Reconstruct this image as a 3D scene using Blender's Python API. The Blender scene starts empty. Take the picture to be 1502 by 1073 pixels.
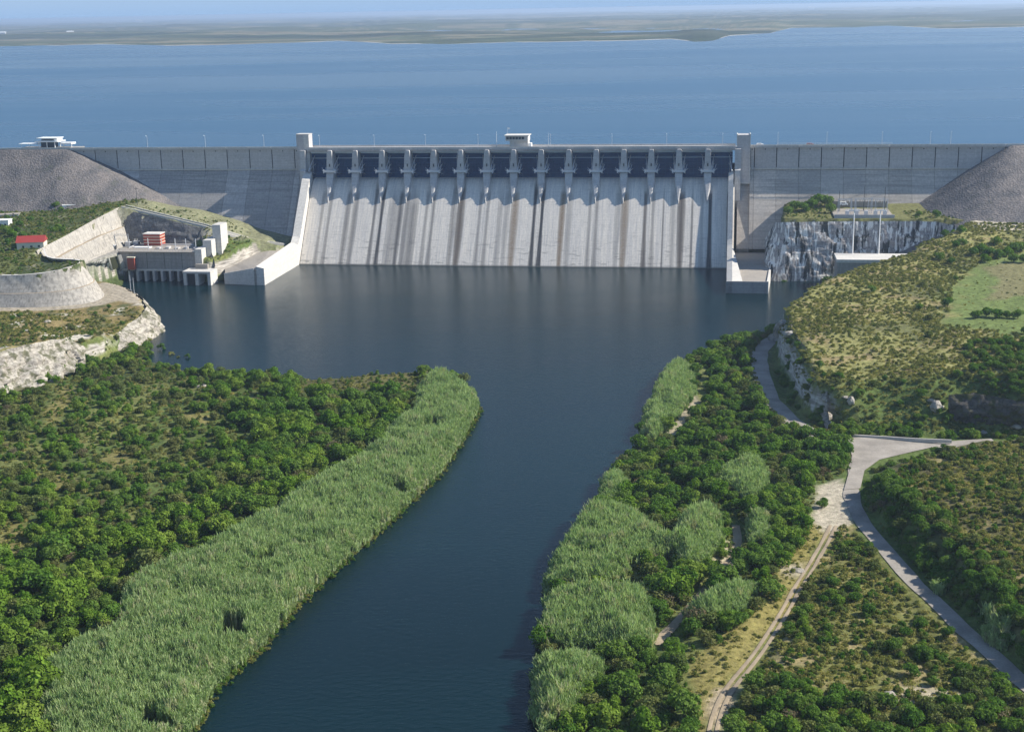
import bpy, math, random
import numpy as np
from mathutils import Vector, noise as mnoise

# ------------------------------------------------------------------ camera, light, exposure
SC = bpy.context.scene
PITCH, ROLL, CAMH = 0.2554, -0.0195, 160.65
TH, OX, OY = 0.1582, 6.43, 921.27
cam_d = bpy.data.cameras.new('camera'); cam = bpy.data.objects.new('camera', cam_d)
SC.collection.objects.link(cam); SC.camera = cam
cam_d.sensor_width = 36; cam_d.lens = 36*2000/1502
cam_d.clip_start = 1; cam_d.clip_end = 120000
cam.location = (0, 0, CAMH)
from mathutils import Matrix
cam.rotation_euler = (Matrix.Rotation(math.pi/2-PITCH, 3, 'X') @ Matrix.Rotation(ROLL, 3, 'Z')).to_euler()
SUNV = Vector((1.278, 0.080, 1.0)).normalized()
W = bpy.data.worlds.new('World'); SC.world = W; W.use_nodes = True
nt = W.node_tree; nt.nodes.clear()
sky = nt.nodes.new('ShaderNodeTexSky'); sky.sky_type = 'NISHITA'; sky.sun_disc = False
sky.sun_elevation = math.asin(SUNV.z); sky.sun_rotation = math.atan2(SUNV.x, SUNV.y)
sky.altitude = 300; sky.air_density = 1.0; sky.dust_density = 0.15; sky.ozone_density = 3.0
bg = nt.nodes.new('ShaderNodeBackground'); bg.inputs[1].default_value = 0.10
wo = nt.nodes.new('ShaderNodeOutputWorld')
gm = nt.nodes.new('ShaderNodeTexCoord'); sp = nt.nodes.new('ShaderNodeSeparateXYZ'); nt.links.new(gm.outputs['Generated'], sp.inputs[0])
mr = nt.nodes.new('ShaderNodeMapRange'); nt.links.new(sp.outputs[2], mr.inputs[0]); mr.inputs[1].default_value = .0; mr.inputs[2].default_value = .16; mr.inputs[3].default_value = 1; mr.inputs[4].default_value = 0
mx = nt.nodes.new('ShaderNodeMix'); mx.data_type = 'RGBA'; nt.links.new(mr.outputs[0], mx.inputs[0]); nt.links.new(sky.outputs[0], mx.inputs[6]); mx.inputs[7].default_value = (2.1, 3.2, 4.9, 1)
nt.links.new(mx.outputs[2], bg.inputs[0]); nt.links.new(bg.outputs[0], wo.inputs[0])
HAZE_D = 0.000078
sun_d = bpy.data.lights.new('sun', 'SUN'); sun_d.energy = 4.9; sun_d.angle = math.radians(0.5)
sun_d.color = (1.0, 0.93, 0.82)
sun = bpy.data.objects.new('sun', sun_d); SC.collection.objects.link(sun)
sun.rotation_euler = SUNV.to_track_quat('Z', 'Y').to_euler(); sun.location = (300, 0, 400)
SC.view_settings.view_transform = 'Standard'; SC.view_settings.look = 'None'
SC.view_settings.gamma = 1; SC.view_settings.exposure = 0.72
try: SC.view_settings.use_curve_mapping = False
except Exception: pass
SC.cycles.max_bounces = 6; SC.cycles.volume_bounces = 0; SC.cycles.transparent_max_bounces = 6
SC.cycles.diffuse_bounces = 3; SC.cycles.glossy_bounces = 2; SC.cycles.transmission_bounces = 2
SC.cycles.use_denoising = True

rng = np.random.default_rng(7); random.seed(7)
# ------------------------------------------------------------------ geometry of the place
_a = math.pi/2-PITCH
RX = np.array([[1,0,0],[0,math.cos(_a),-math.sin(_a)],[0,math.sin(_a),math.cos(_a)]])
RZ = np.array([[math.cos(ROLL),-math.sin(ROLL),0],[math.sin(ROLL),math.cos(ROLL),0],[0,0,1]])
RR = RX@RZ
def at(x, y, z=0.0):                       # survey: a sight line met with a level plane
    d = RR@np.array([(x-751)/2000, (536.5-y)/2000, -1.]); t = (z-CAMH)/d[2]
    return (t*d[0], t*d[1])
def seen(P):
    d = (np.asarray(P, float)-np.array([0, 0, CAMH]))@RR
    w = -d[..., 2]
    return 751+2000*d[..., 0]/w, 536.5-2000*d[..., 1]/w, w
def DW(u, s):                              # dam frame (along, downstream) -> world
    return (OX+u*math.cos(TH)-s*math.sin(TH), OY-u*math.sin(TH)-s*math.cos(TH))
def WD(X, Y):
    dx, dy = X-OX, Y-OY
    return dx*math.cos(TH)-dy*math.sin(TH), -dx*math.sin(TH)-dy*math.cos(TH)
def PX(pts, z=None): return np.array([at(*p[:2], (p[2] if z is None else z)) for p in pts])
def PXZ(pts): return np.array([(*at(*p[:2], p[2]), p[2]) for p in pts])

def sdist(P, poly):                        # signed distance, positive inside
    P = np.asarray(P, float); A = np.asarray(poly, float); B = np.roll(A, -1, 0)
    d2 = np.full(len(P), 1e18); ins = np.zeros(len(P), bool)
    for a, b in zip(A, B):
        e = b-a; w = P-a; t = np.clip((w@e)/max(e@e, 1e-9), 0, 1)
        q = w-t[:, None]*e; d2 = np.minimum(d2, (q**2).sum(1))
        c = ((a[1] <= P[:, 1]) != (b[1] <= P[:, 1]))
        with np.errstate(divide='ignore', invalid='ignore'):
            xi = a[0]+(P[:, 1]-a[1])*(b[0]-a[0])/(b[1]-a[1])
        ins ^= c & (P[:, 0] < xi)
    d = np.sqrt(d2); return np.where(ins, d, -d)
def ldist(P, line):                        # distance to a polyline and height there
    P = np.asarray(P, float); L = np.asarray(line, float)
    best = np.full(len(P), 1e18); zz = np.zeros(len(P))
    for a, b in zip(L[:-1], L[1:]):
        e = (b-a)[:2]; w = P-a[:2]; t = np.clip((w@e)/max(e@e, 1e-9), 0, 1)
        d2 = ((w-t[:, None]*e)**2).sum(1); m = d2 < best
        best[m] = d2[m]; zz[m] = (a[2]+t*(b[2]-a[2]))[m]
    return np.sqrt(best), zz
def idw(P, C, pw=2.5):
    C = np.asarray(C, float); out = np.zeros(len(P)); ws = np.zeros(len(P))
    for c in C:
        w = 1/(((P-c[:2])**2).sum(1)+4)**(pw/2); out += w*c[2]; ws += w
    return out/ws
def sm(t): t = np.clip(t, 0, 1); return t*t*(3-2*t)
_T = np.random.default_rng(3).random((256, 256))
def vn(X, Y, s):                           # value noise 0..1
    x = np.asarray(X)/s+500.3; y = np.asarray(Y)/s+500.7; i = np.floor(x).astype(int); j = np.floor(y).astype(int)
    fx = sm(x-i); fy = sm(y-j); g = lambda a, b: _T[a % 256, b % 256]
    return (g(i, j)*(1-fx)+g(i+1, j)*fx)*(1-fy)+(g(i, j+1)*(1-fx)+g(i+1, j+1)*fx)*fy
def fbm(X, Y, s, o=4):
    r = 0; a = .5
    for k in range(o): r = r+a*vn(X+k*37, Y-k*91, s); s /= 2.1; a /= 2
    return r/(1-.5**o)

# land outlines
LEFT_EDGE = PX([(285,1073),(318,1008),(345,985),(385,950),(440,885),(500,830),(560,778),(600,740),(650,690),(680,645),(702,604),(698,588)], 0)
LEFT_TOP = PX([(690,565),(676,552),(645,540),(600,545),(540,548),(500,552),(430,555),(380,553),(330,550),(262,540),(225,528)], 1.5)
LAND_L = np.vstack([[(-95,150),(-112,-100),(-140,-400)], [(-1500,-400),(-1500,640),(-215,640)], LEFT_TOP[::-1], LEFT_EDGE[::-1]])
HEAD = np.vstack([PX([(214,526),(220,502)], 0), [(-187,706),(-195,735),(-208,765),(-222,790),(-238,815)], [DW(-238,104),DW(-238,80),DW(-160,80),DW(-160,40),DW(-160,-3),DW(-1500,-3)], [(-1500,560),(-300,560)]])
RIGHT_VIS = PX([(790,1073,4),(783,1000,5),(783,950,5),(790,880,5),(812,810,5),(855,748,4),(876,715,4),(893,685,4),(938,628,5),(945,592,5),(965,555,5),(992,530,5),(1010,516,3),(1035,508,2),(1085,494,2),(1125,488,2),(1150,474,2)])
RIGHTL = np.vstack([[(-12,-400),(-6,-100),(0,150)], RIGHT_VIS, [(127,635),(136,665),(150,700),(172,745)], [DW(196,118),DW(196,80),DW(160,80),DW(160,-3),DW(1500,-3)], [(1500,-400)]])
PLAT = PXZ([(1157,454,24),(1168,441,25),(1188,424,26),(1228,406,27),(1268,390,28),(1320,376,31),(1362,354,34),(1400,338,35),(1425,322,36)])
PLAT_P = np.vstack([PLAT[:, :2], [DW(285,70),DW(290,-2),DW(900,-2),(1000,430)], PX([(1700,560,24),(1502,560,22),(1400,548,22),(1350,556,21),(1280,556,20),(1228,562,20),(1202,558,20),(1188,520,22),(1163,480,23)])])
PLAT_C = np.vstack([PLAT, PXZ([(1700,560,26),(1502,540,25),(1400,540,23),(1280,548,20.5),(1202,550,20),(1188,520,22),(1163,480,23),(1300,470,24),(1450,470,25.5),(1400,400,27),(1502,380,29)]), [(*DW(290,70),37),(*DW(320,60),37),(*DW(500,60),38),(*DW(290,0),38)]])
RB_P = np.array([DW(172,74),DW(176,20),DW(172,-2),DW(320,-2),DW(320,82),DW(262,76)])     # bench between right rock cut and dam
MOUND = PX([(1300,700,12.5),(1335,677,12.5),(1395,658,12),(1502,646,12),(1700,660,12),(1800,900,16),(1600,1000,14),(1522,925,13),(1462,858,13),(1396,790,13.5),(1335,738,13.5)])
MOUND_C = PXZ([(1300,700,12.5),(1335,677,13),(1395,660,12.5),(1502,650,12.5),(1700,700,15),(1502,740,18),(1420,730,16.5),(1380,760,14.5),(1450,830,15),(1522,915,13.5),(1600,950,14),(1440,690,15)])
TER = np.vstack([PX([(204,464,11),(213,450,13),(209,438,13),(192,427,13),(176,419,13),(158,412,13)]), [(-262,790),(-400,800),(-900,800),(-900,640)], PX([(-200,530,16),(0,515,16),(35,506,16),(75,498,15.5),(112,503,11.5),(150,500,9),(172,486,9),(188,472,9.5)])])
TER_C = np.vstack([PXZ([(196,462,11),(205,448,13),(176,417,13),(0,452,13),(155,440,13),(100,450,13),(0,512,16.5),(75,497,15.5),(112,502,11.5),(40,490,16.5),(170,488,8.5),(188,474,9),(125,480,11),(60,472,15),(0,475,15.5),(180,460,11),(200,450,12.5)])])
MD_EDGE = PXZ([(-400,400,26),(-200,404,27),(0,405,28),(60,403,29),(100,394,31),(118,387,32.5),(128,381,33)])
MD_BASE = PXZ([(-400,446,13),(-200,449,13),(0,451,13),(60,451,13),(110,448,13),(138,444,13),(155,437,13)])
MD = np.vstack([MD_EDGE[:, :2], [DW(-246,200),DW(-252,146),DW(-254,70),DW(-254,-2),DW(-900,-2)], [(-900,700)]])
MD_C = np.vstack([MD_EDGE, [(*DW(-250,190),33),(*DW(-253,145),34.5),(*DW(-255,72),40),(*DW(-262,20),40),(*DW(-330,40),34),(*DW(-300,110),34),(*DW(-330,95),32),(*DW(-270,190),31.5),(*DW(-500,60),34),(*DW(-500,200),30)]])
ABUT = np.array([DW(-254,74),DW(-190,74),DW(-176,70),DW(-150,62),DW(-146,20),DW(-146,-2),DW(-254,-2)])
ABUT_C = [(*DW(-252,70),40),(*DW(-252,40),40),(*DW(-222,70),33),(*DW(-222,40),34),(*DW(-196,70),27),(*DW(-196,45),27.5),(*DW(-178,68),20),(*DW(-172,48),17),(*DW(-150,50),12.2)]
YARD = np.array([DW(-256,148),DW(-243,146),DW(-236,106),DW(-180,80),DW(-180,66),DW(-256,66)])
KNOB = np.array([DW(-190,108),DW(-178,112),DW(-170,92),DW(-166,68),DW(-176,60),DW(-196,66),DW(-196,84)])
ROAD1 = PXZ([(1153,486,7),(1124,503,7),(1111,522,7),(1116,550,7),(1132,590,7),(1162,621,7),(1200,641,7),(1245,650,7),(1300,651,7),(1350,652,7),(1400,651,7.2),(1460,648,7.6)])
ROAD2 = PXZ([(1262,655,7.2),(1256,690,7),(1246,728,7),(1262,765,7),(1300,808,7),(1350,863,7),(1400,912,7),(1450,957,7),(1505,1003,7),(1600,1080,7),(1800,1240,7)])
JUNC = PX([(1236,642),(1300,640),(1380,646),(1394,650),(1340,662),(1290,674),(1268,690),(1262,716),(1238,718),(1243,700),(1252,672)], 7.1)
TRK1 = PXZ([(1222,770,6.8),(1204,808,6.5),(1172,858,6),(1142,912,5.5),(1100,975,5),(1062,1015,4.6),(1044,1073,4.5),(1030,1140,4.5)])
TRK2 = PXZ([(962,945,3.6),(1000,905,3.6),(1030,868,3.8),(1072,826,4),(1085,800,4),(1080,770,4)])
TRK3 = PXZ([(985,640,3.5),(1005,612,3.5),(1026,585,3.6),(1034,555,3.6),(1022,532,3.5)])

def G(X, Y):
    X = np.asarray(X, float).ravel(); Y = np.asarray(Y, float).ravel(); P = np.stack([X, Y], 1)
    n1 = fbm(X, Y, 40)-.5; n2 = fbm(X, Y, 9, 3)-.5
    dl = np.maximum(sdist(P, LAND_L), sdist(P, HEAD)); dr = sdist(P, RIGHTL)
    h = np.full(len(P), -4.0)
    h = np.maximum(h, -4+5.2*sm((dl+3)/4)+np.clip(dl, 0, 60)*.012+(dl > 0)*n1*1.2)
    hr = -4+5*sm((dr+3)/5)+np.clip(dr, 0, 60)*.09+(dr > 0)*n1*1.0
    h = np.maximum(h, hr)
    def plateau(h, poly, C, w, jit=2.0, nz=1.0, low=None):
        sd = sdist(P, poly)+jit*(fbm(X, Y, 14)-.5)*2
        t = sm(1+sd/w); z = idw(P, C)+nz*(n1*2+n2*.8)
        lo = h if low is None else low
        return np.where(t > 0, np.maximum(h, lo+(z-lo)*t), h)
    # right plateau: steep on its river side, a long slope on its front
    front = sm((470-Y+(X-150)*.35)/-60+0.0)
    h = plateau(h, PLAT_P, PLAT_C, 7.0+np.where(Y < 560, 22, 0)*sm((X-112)/25), 1.5, 1.1)
    h = plateau(h, RB_P, [(*DW(200,60),35),(*DW(260,60),35),(*DW(200,10),37),(*DW(260,10),37)], 1.2, .3, .15)
    h = plateau(h, MOUND, MOUND_C, 12., 4, 1.6)
    sj = sdist(P, JUNC); t = sm(1+sj/4); h = h*(1-t)+7.05*t
    h = plateau(h, TER, TER_C, 4.5, 3, .9)
    h = plateau(h, YARD, [(*DW(-220,90),17.4),(*DW(-240,120),17.4)], .8, 0, 0)
    h = plateau(h, MD, MD_C, 1.2, 0, .25)
    h = plateau(h, ABUT, ABUT_C, 1.0, .2, .25)
    h = plateau(h, KNOB, [(*DW(-186,80),24),(*DW(-178,100),14),(*DW(-172,75),18)], 6, 2, 1.6)
    for L, w in ((ROAD1, 4.5), (ROAD2, 3.6), (TRK1, 2.2), (TRK2, 1.8), (TRK3, 2)):
        d, z = ldist(P, L); t = 1-sm((d-w)/4.0); h = h*(1-t)+(z-.12)*t
    d, z = ldist(P, MD_BASE); 
    # terrace round the curved wall is level
    t = (1-sm((d-8)/5))*(sdist(P, MD) < .3); h = h*(1-t)+13*t
    return h

# ------------------------------------------------------------------ helpers
def link(o): SC.collection.objects.link(o); return o
def tag(o, label=None, cat=None, group=None, kind=None):
    if label: o['label'] = label
    if cat: o['category'] = cat
    if group: o['group'] = group
    if kind: o['kind'] = kind
    return o
def empty(name, loc, rz=0, **k):
    o = bpy.data.objects.new(name, None); o.location = loc; o.rotation_euler = (0, 0, rz); o.empty_display_size = 1
    link(o); return tag(o, **k)
def dam_empty(name, u, s, z, **k): return empty(name, (*DW(u, s), z), -TH, **k)
class MB:
    def __init__(self): self.v = []; self.f = []; self.m = []
    def add(self, vs, fs, mi=0):
        b = len(self.v); self.v += [tuple(map(float, p)) for p in vs]
        for f in fs: self.f.append(tuple(b+i for i in f)); self.m.append(mi)
        return self
    def box(self, x0, x1, y0, y1, z0, z1, mi=0):
        x0, x1 = min(x0, x1), max(x0, x1); y0, y1 = min(y0, y1), max(y0, y1)
        return self.add([(x0,y0,z0),(x1,y0,z0),(x1,y1,z0),(x0,y1,z0),(x0,y0,z1),(x1,y0,z1),(x1,y1,z1),(x0,y1,z1)],
                        [(0,3,2,1),(4,5,6,7),(0,1,5,4),(1,2,6,5),(2,3,7,6),(3,0,4,7)], mi)
    def ub(self, u0, u1, s0, s1, z0, z1, mi=0): return self.box(u0, u1, -s0, -s1, z0, z1, mi)   # dam-frame box, y = -s
    def prof(self, u0, u1, pts, mi=0):     # extrude an (s,z) outline along u
        n = len(pts); vs = [(u0, -s, z) for s, z in pts]+[(u1, -s, z) for s, z in pts]
        fs = [(i, (i+1) % n, n+(i+1) % n, n+i) for i in range(n)]+[tuple(range(n))[::-1], tuple(range(n, 2*n))]
        return self.add(vs, fs, mi)
    def plan(self, pts, z0, z1, mi=0):     # extrude a plan outline (x,y) from z0 to z1 (lists allowed)
        n = len(pts); a = z0 if hasattr(z0, '__len__') else [z0]*n; b = z1 if hasattr(z1, '__len__') else [z1]*n
        vs = [(p[0], p[1], a[i]) for i, p in enumerate(pts)]+[(p[0], p[1], b[i]) for i, p in enumerate(pts)]
        fs = [(i, (i+1) % n, n+(i+1) % n, n+i) for i in range(n)]+[tuple(range(n))[::-1], tuple(range(n, 2*n))]
        return self.add(vs, fs, mi)
    def tube(self, p, q, r0, r1=None, n=6, mi=0):
        r1 = r0 if r1 is None else r1; p = Vector(p); q = Vector(q); d = (q-p).normalized()
        a = d.orthogonal().normalized(); b = d.cross(a); vs = []
        for c, r in ((p, r0), (q, r1)):
            for k in range(n):
                t = 2*math.pi*k/n; vs.append(c+a*math.cos(t)*r+b*math.sin(t)*r)
        return self.add(vs, [(k, (k+1) % n, n+(k+1) % n, n+k) for k in range(n)]+[tuple(range(n))[::-1], tuple(range(n, 2*n))], mi)
    def mesh(self, name, mats, smooth=False):
        me = bpy.data.meshes.new(name); me.from_pydata(self.v, [], self.f)
        for m in (mats if isinstance(mats, (list, tuple)) else [mats]): me.materials.append(m)
        if any(self.m): me.polygons.foreach_set('material_index', self.m)
        import bmesh
        bm = bmesh.new(); bm.from_mesh(me); bmesh.ops.recalc_face_normals(bm, faces=bm.faces); bm.to_mesh(me); bm.free()
        if smooth: me.polygons.foreach_set('use_smooth', [True]*len(me.polygons))
        me.update(); return me
    def build(self, name, mats, parent=None, smooth=False, loc=(0, 0, 0), **k):
        o = bpy.data.objects.new(name, self.mesh(name, mats, smooth)); o.location = loc; link(o)
        if parent is not None: o.parent = parent
        return tag(o, **k)
def grid_obj(name, V, nr, nc, mats, smooth=True, cols=None, parent=None, wrap=False, **k):
    V = np.asarray(V, np.float32).reshape(-1, 3)
    i, j = np.meshgrid(np.arange(nr-1), np.arange(nc-1), indexing='ij'); a = (i*nc+j).ravel()
    F = np.stack([a, a+1, a+nc+1, a+nc], 1).astype(np.int32)
    me = bpy.data.meshes.new(name); me.vertices.add(len(V)); me.vertices.foreach_set('co', V.ravel())
    me.loops.add(F.size); me.loops.foreach_set('vertex_index', F.ravel())
    me.polygons.add(len(F)); me.polygons.foreach_set('loop_start', np.arange(0, F.size, 4, dtype=np.int32))
    me.update(calc_edges=True)
    if smooth: me.polygons.foreach_set('use_smooth', np.ones(len(F), bool))
    if cols is not None:
        ca = me.color_attributes.new('cover', 'FLOAT_COLOR', 'POINT'); ca.data.foreach_set('color', np.asarray(cols, np.float32).ravel())
    me.materials.append(mats); o = bpy.data.objects.new(name, me); link(o)
    if parent is not None: o.parent = parent
    return tag(o, **k)

# ------------------------------------------------------------------ materials
class NT:
    def __init__(s, name):
        s.m = bpy.data.materials.new(name); s.m.use_nodes = True; s.t = s.m.node_tree; s.t.nodes.clear()
        s.out = s.n('OutputMaterial')
    def n(s, k, **kw):
        x = s.t.nodes.new('ShaderNode'+k)
        for a, b in kw.items(): setattr(x, a, b)
        return x
    def l(s, a, b): s.t.links.new(a, b)
    def set(s, sock, v):
        if isinstance(v, bpy.types.NodeSocket): s.l(v, sock)
        else: sock.default_value = v
    def coord(s, which='Object', scale=(1, 1, 1)):
        tc = s.n('TexCoord'); mp = s.n('Mapping'); mp.inputs['Scale'].default_value = scale
        s.l(tc.outputs[which], mp.inputs[0]); return mp.outputs[0]
    def world(s, scale=(1, 1, 1)):
        g = s.n('NewGeometry'); mp = s.n('Mapping'); mp.inputs['Scale'].default_value = scale
        s.l(g.outputs['Position'], mp.inputs[0]); return mp.outputs[0]
    def noise(s, vec, scale, detail=3, rough=.55, dist=0):
        x = s.n('TexNoise'); s.l(vec, x.inputs['Vector']); x.inputs['Scale'].default_value = scale
        x.inputs['Detail'].default_value = detail; x.inputs['Roughness'].default_value = rough; x.inputs['Distortion'].default_value = dist
        return x.outputs['Fac']
    def ramp(s, v, stops):
        r = s.n('ValToRGB'); e = r.color_ramp.elements
        while len(e) < len(stops): e.new(.5)
        for i, (p, c) in enumerate(stops):
            e[i].position = p; e[i].color = (*c, 1) if hasattr(c, '__len__') else (c, c, c, 1)
        s.l(v, r.inputs[0]); return r.outputs[0]
    def mix(s, f, a, b, mode='MIX'):
        x = s.n('Mix', data_type='RGBA', blend_type=mode); s.set(x.inputs[0], f)
        for i, v in ((6, a), (7, b)):
            if isinstance(v, bpy.types.NodeSocket): s.l(v, x.inputs[i])
            else: x.inputs[i].default_value = (*v, 1)
        return x.outputs[2]
    def math(s, op, a, b=0., clamp=False):
        x = s.n('Math', operation=op); x.use_clamp = clamp; s.set(x.inputs[0], a); s.set(x.inputs[1], b); return x.outputs[0]
    def bump(s, h, strength=.5, dist=.2):
        b = s.n('Bump'); b.inputs['Strength'].default_value = strength; b.inputs['Distance'].default_value = dist
        s.l(h, b.inputs['Height']); return b.outputs[0]
    def pbr(s, col, rough=.85, nrm=None, metal=0, spec=.3):
        p = s.n('BsdfPrincipled'); s.set(p.inputs['Base Color'], col if isinstance(col, bpy.types.NodeSocket) else (*col, 1))
        s.set(p.inputs['Roughness'], rough); p.inputs['Metallic'].default_value = metal; p.inputs['Specular IOR Level'].default_value = spec
        if nrm is not None: s.l(nrm, p.inputs['Normal'])
        s.l(p.outputs[0], s.out.inputs[0]); return s.m

def concrete(name, col, dark=.55, streak=.5, lift=1.5, stain=.5, rnd=.12):
    t = NT(name); v = t.world(); sep = t.n('SeparateXYZ'); t.l(v, sep.inputs[0])
    big = t.noise(t.world((1, 1, 1)), .05, 4); fine = t.noise(t.world((1, 1, 1)), .8, 4, .65)
    st = t.noise(t.world((1, 1, .07)), .75, 4, .6)
    hz = t.noise(t.world((.04, .04, 1)), .9, 3, .6)
    c0 = tuple(x*dark for x in col)
    c = t.mix(t.ramp(st, [(.42, 0), (.68, 1)]), col, c0)
    c = t.mix(streak, col, c)
    c = t.mix(t.math('MULTIPLY', t.ramp(hz, [(.45, 0), (.62, 1)]), stain), c, tuple(x*.62 for x in col))
    c = t.mix(t.math('MULTIPLY', t.ramp(big, [(.4, 0), (.65, 1)]), stain*.8), c, (col[0]*.72, col[1]*.74, col[2]*.78))
    c = t.mix(.35, c, t.mix(1, c, t.ramp(fine, [(.3, .55), (.7, 1.35)]), 'MULTIPLY'))
    oi = t.n('ObjectInfo'); rv = t.n('MapRange'); t.l(oi.outputs['Random'], rv.inputs[0]); rv.inputs[3].default_value = 1-rnd; rv.inputs[4].default_value = 1+rnd
    cc = t.n('CombineColor'); [t.l(rv.outputs[0], cc.inputs[i]) for i in range(3)]
    c = t.mix(1, c, cc.outputs[0], 'MULTIPLY')
    if lift:
        w = t.math('FRACT', t.math('DIVIDE', sep.outputs[2], lift)); g = t.ramp(w, [(0, 0), (.06, 1), (.95, 1), (1, 0)])
        c = t.mix(t.math('MULTIPLY', t.math('SUBTRACT', 1, g), .3), c, tuple(x*.45 for x in col))
        h = t.math('ADD', t.math('MULTIPLY', fine, .5), g)
    else: h = fine
    return t.pbr(c, .9, t.bump(h, .4, .1))
def simple(name, col, rough=.6, metal=0, var=.2, sc=1.):
    t = NT(name); n = t.noise(t.world(), sc, 3)
    return t.pbr(t.mix(n, tuple(x*(1-var) for x in col), tuple(min(1, x*(1+var)) for x in col)), rough, t.bump(n, .15, .05), metal, .1 if rough > .7 else .3)

M = {}
M['concrete'] = concrete('concrete_grey', (.36, .35, .335))
M['concrete_panel'] = concrete('concrete_panel', (.47, .455, .45), .78, .35, 0, .25, .07)
M['concrete_old'] = concrete('concrete_weathered', (.50, .455, .40), .55, .5, 1.5, .9, .10)
M['concrete_stained'] = concrete('concrete_stained_dark', (.45, .43, .415), .55, .6, 1.5, .85, .2)
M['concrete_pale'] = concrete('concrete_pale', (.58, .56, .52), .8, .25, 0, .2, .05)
M['concrete_floor'] = concrete('concrete_floor', (.34, .31, .27), .7, .3, 0, .5, .05)
M['concrete_wall'] = concrete('concrete_streaked_wall', (.43, .40, .35), .32, .85, 0, .5, .08)
M['white'] = simple('white_paint', (.78, .78, .76), .5, 0, .06)
M['galv'] = simple('galvanised_steel', (.55, .57, .6), .45, .3, .12)
M['navy'] = simple('dark_blue_gate_paint', (.012, .062, .165), .85, 0, .35, .3)
M['rib'] = simple('blue_grey_gate_rib', (.03, .11, .25), .85, 0, .2)
M['rib_light'] = simple('pale_gate_beam', (.62, .72, .78), .6, 0, .1)
M['dark'] = simple('dark_opening', (.012, .016, .02), .6, 0, .3)
M['glass'] = simple('window_glass', (.03, .05, .08), .12, 0, .2)
M['orange'] = simple('orange_red_paint', (.33, .075, .05), .6, 0, .15)
M['redroof'] = simple('red_roof', (.28, .04, .035), .6, 0, .2)
M['cream'] = simple('cream_render', (.62, .58, .46), .8, 0, .1)
M['darkpole'] = simple('dark_steel', (.05, .06, .07), .5, .4, .2)
M['bark'] = simple('bark', (.12, .09, .065), .9, 0, .3, 3)

def spillway_mat():
    t = NT('spillway_concrete'); v = t.world(); sep = t.n('SeparateXYZ'); t.l(v, sep.inputs[0])
    at_ = t.n('Attribute', attribute_name='cover'); sc = t.n('SeparateColor'); t.l(at_.outputs['Color'], sc.inputs[0])
    u = t.coord('Object', (1, .03, .03))
    st = t.noise(u, .55, 5, .65); st2 = t.noise(u, 2.2, 3, .6); fine = t.noise(v, .9, 4, .65)
    hz = t.noise(t.coord('Object', (.12, .6, .6)), 1.1, 4, .6)
    c = t.mix(t.ramp(st, [(.35, 0), (.7, 1)]), (.74, .68, .59), (.56, .53, .49))
    c = t.mix(t.math('MULTIPLY', t.ramp(st2, [(.45, 0), (.7, 1)]), .35), c, (.30, .30, .31))
    zl = t.n('MapRange'); t.l(sep.outputs[2], zl.inputs[0]); zl.inputs[1].default_value = 22; zl.inputs[2].default_value = 1; zl.inputs[3].default_value = .15; zl.inputs[4].default_value = .75
    c = t.mix(t.math('MULTIPLY', t.ramp(hz, [(.56, 0), (.66, 1)]), zl.outputs[0]), c, (.25, .24, .22))
    c = t.mix(t.math('MULTIPLY', sc.outputs[0], t.ramp(t.noise(u, 1.5, 4), [(.3, .8), (.5, 1)])), c, (.045, .045, .05))
    c = t.mix(t.math('MULTIPLY', sc.outputs[1], t.ramp(fine, [(.3, .6), (.6, 1)])), c, (.17, .105, .045))
    c = t.mix(.25, c, t.mix(1, c, t.ramp(fine, [(.3, .55), (.7, 1.35)]), 'MULTIPLY'))
    w = t.math('FRACT', t.math('DIVIDE', sep.outputs[2], 1.52)); g = t.ramp(w, [(0, 0), (.08, 1), (.93, 1), (1, 0)])
    c = t.mix(t.math('MULTIPLY', t.math('SUBTRACT', 1, g), .18), c, (.2, .2, .2))
    w = t.n('MapRange'); t.l(sep.outputs[2], w.inputs[0]); w.inputs[1].default_value = 1.1; w.inputs[2].default_value = .3
    c = t.mix(t.math('MULTIPLY', w.outputs[0], .8), c, (.09, .09, .08))
    return t.pbr(c, .85, t.bump(t.math('ADD', fine, g), .35, .1))
M['spill'] = spillway_mat()

def water(name, deep, sc, strength, rough, streaks=(.02, .08), spec=.5):
    t = NT(name); v = t.world((1, 1.6, 1))
    n = t.math('ADD', t.noise(v, sc, 4, .6), t.math('MULTIPLY', t.noise(v, sc*5, 2), .35))
    big = t.noise(t.world((.35, 1.6, 1)), streaks[0], 4, .55, .6)
    r = t.math('ADD', rough, t.math('MULTIPLY', t.ramp(big, [(.35, 0), (.7, 1)]), streaks[1]))
    b = t.n('Bump'); t.l(n, b.inputs['Height']); b.inputs['Distance'].default_value = .6
    t.l(t.math('MULTIPLY', t.ramp(big, [(.3, .75), (.7, 1)]), strength), b.inputs['Strength'])
    c = t.mix(t.ramp(big, [(.35, 0), (.65, 1)]), deep, tuple(x*1.35 for x in deep))
    p = t.n('BsdfPrincipled'); t.l(c, p.inputs['Base Color']); t.l(r, p.inputs['Roughness']); p.inputs['IOR'].default_value = 1.333; p.inputs['Specular IOR Level'].default_value = spec
    t.l(b.outputs[0], p.inputs['Normal']); t.l(p.outputs[0], t.out.inputs[0]); return t.m
M['river'] = water('river_water', (.0015, .011, .014), .4, .32, .05, (.010, .12), .25)
M['lake'] = water('lake_water', (.004, .045, .10), .12, .9, .24, (.0016, .09), .36)

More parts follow.
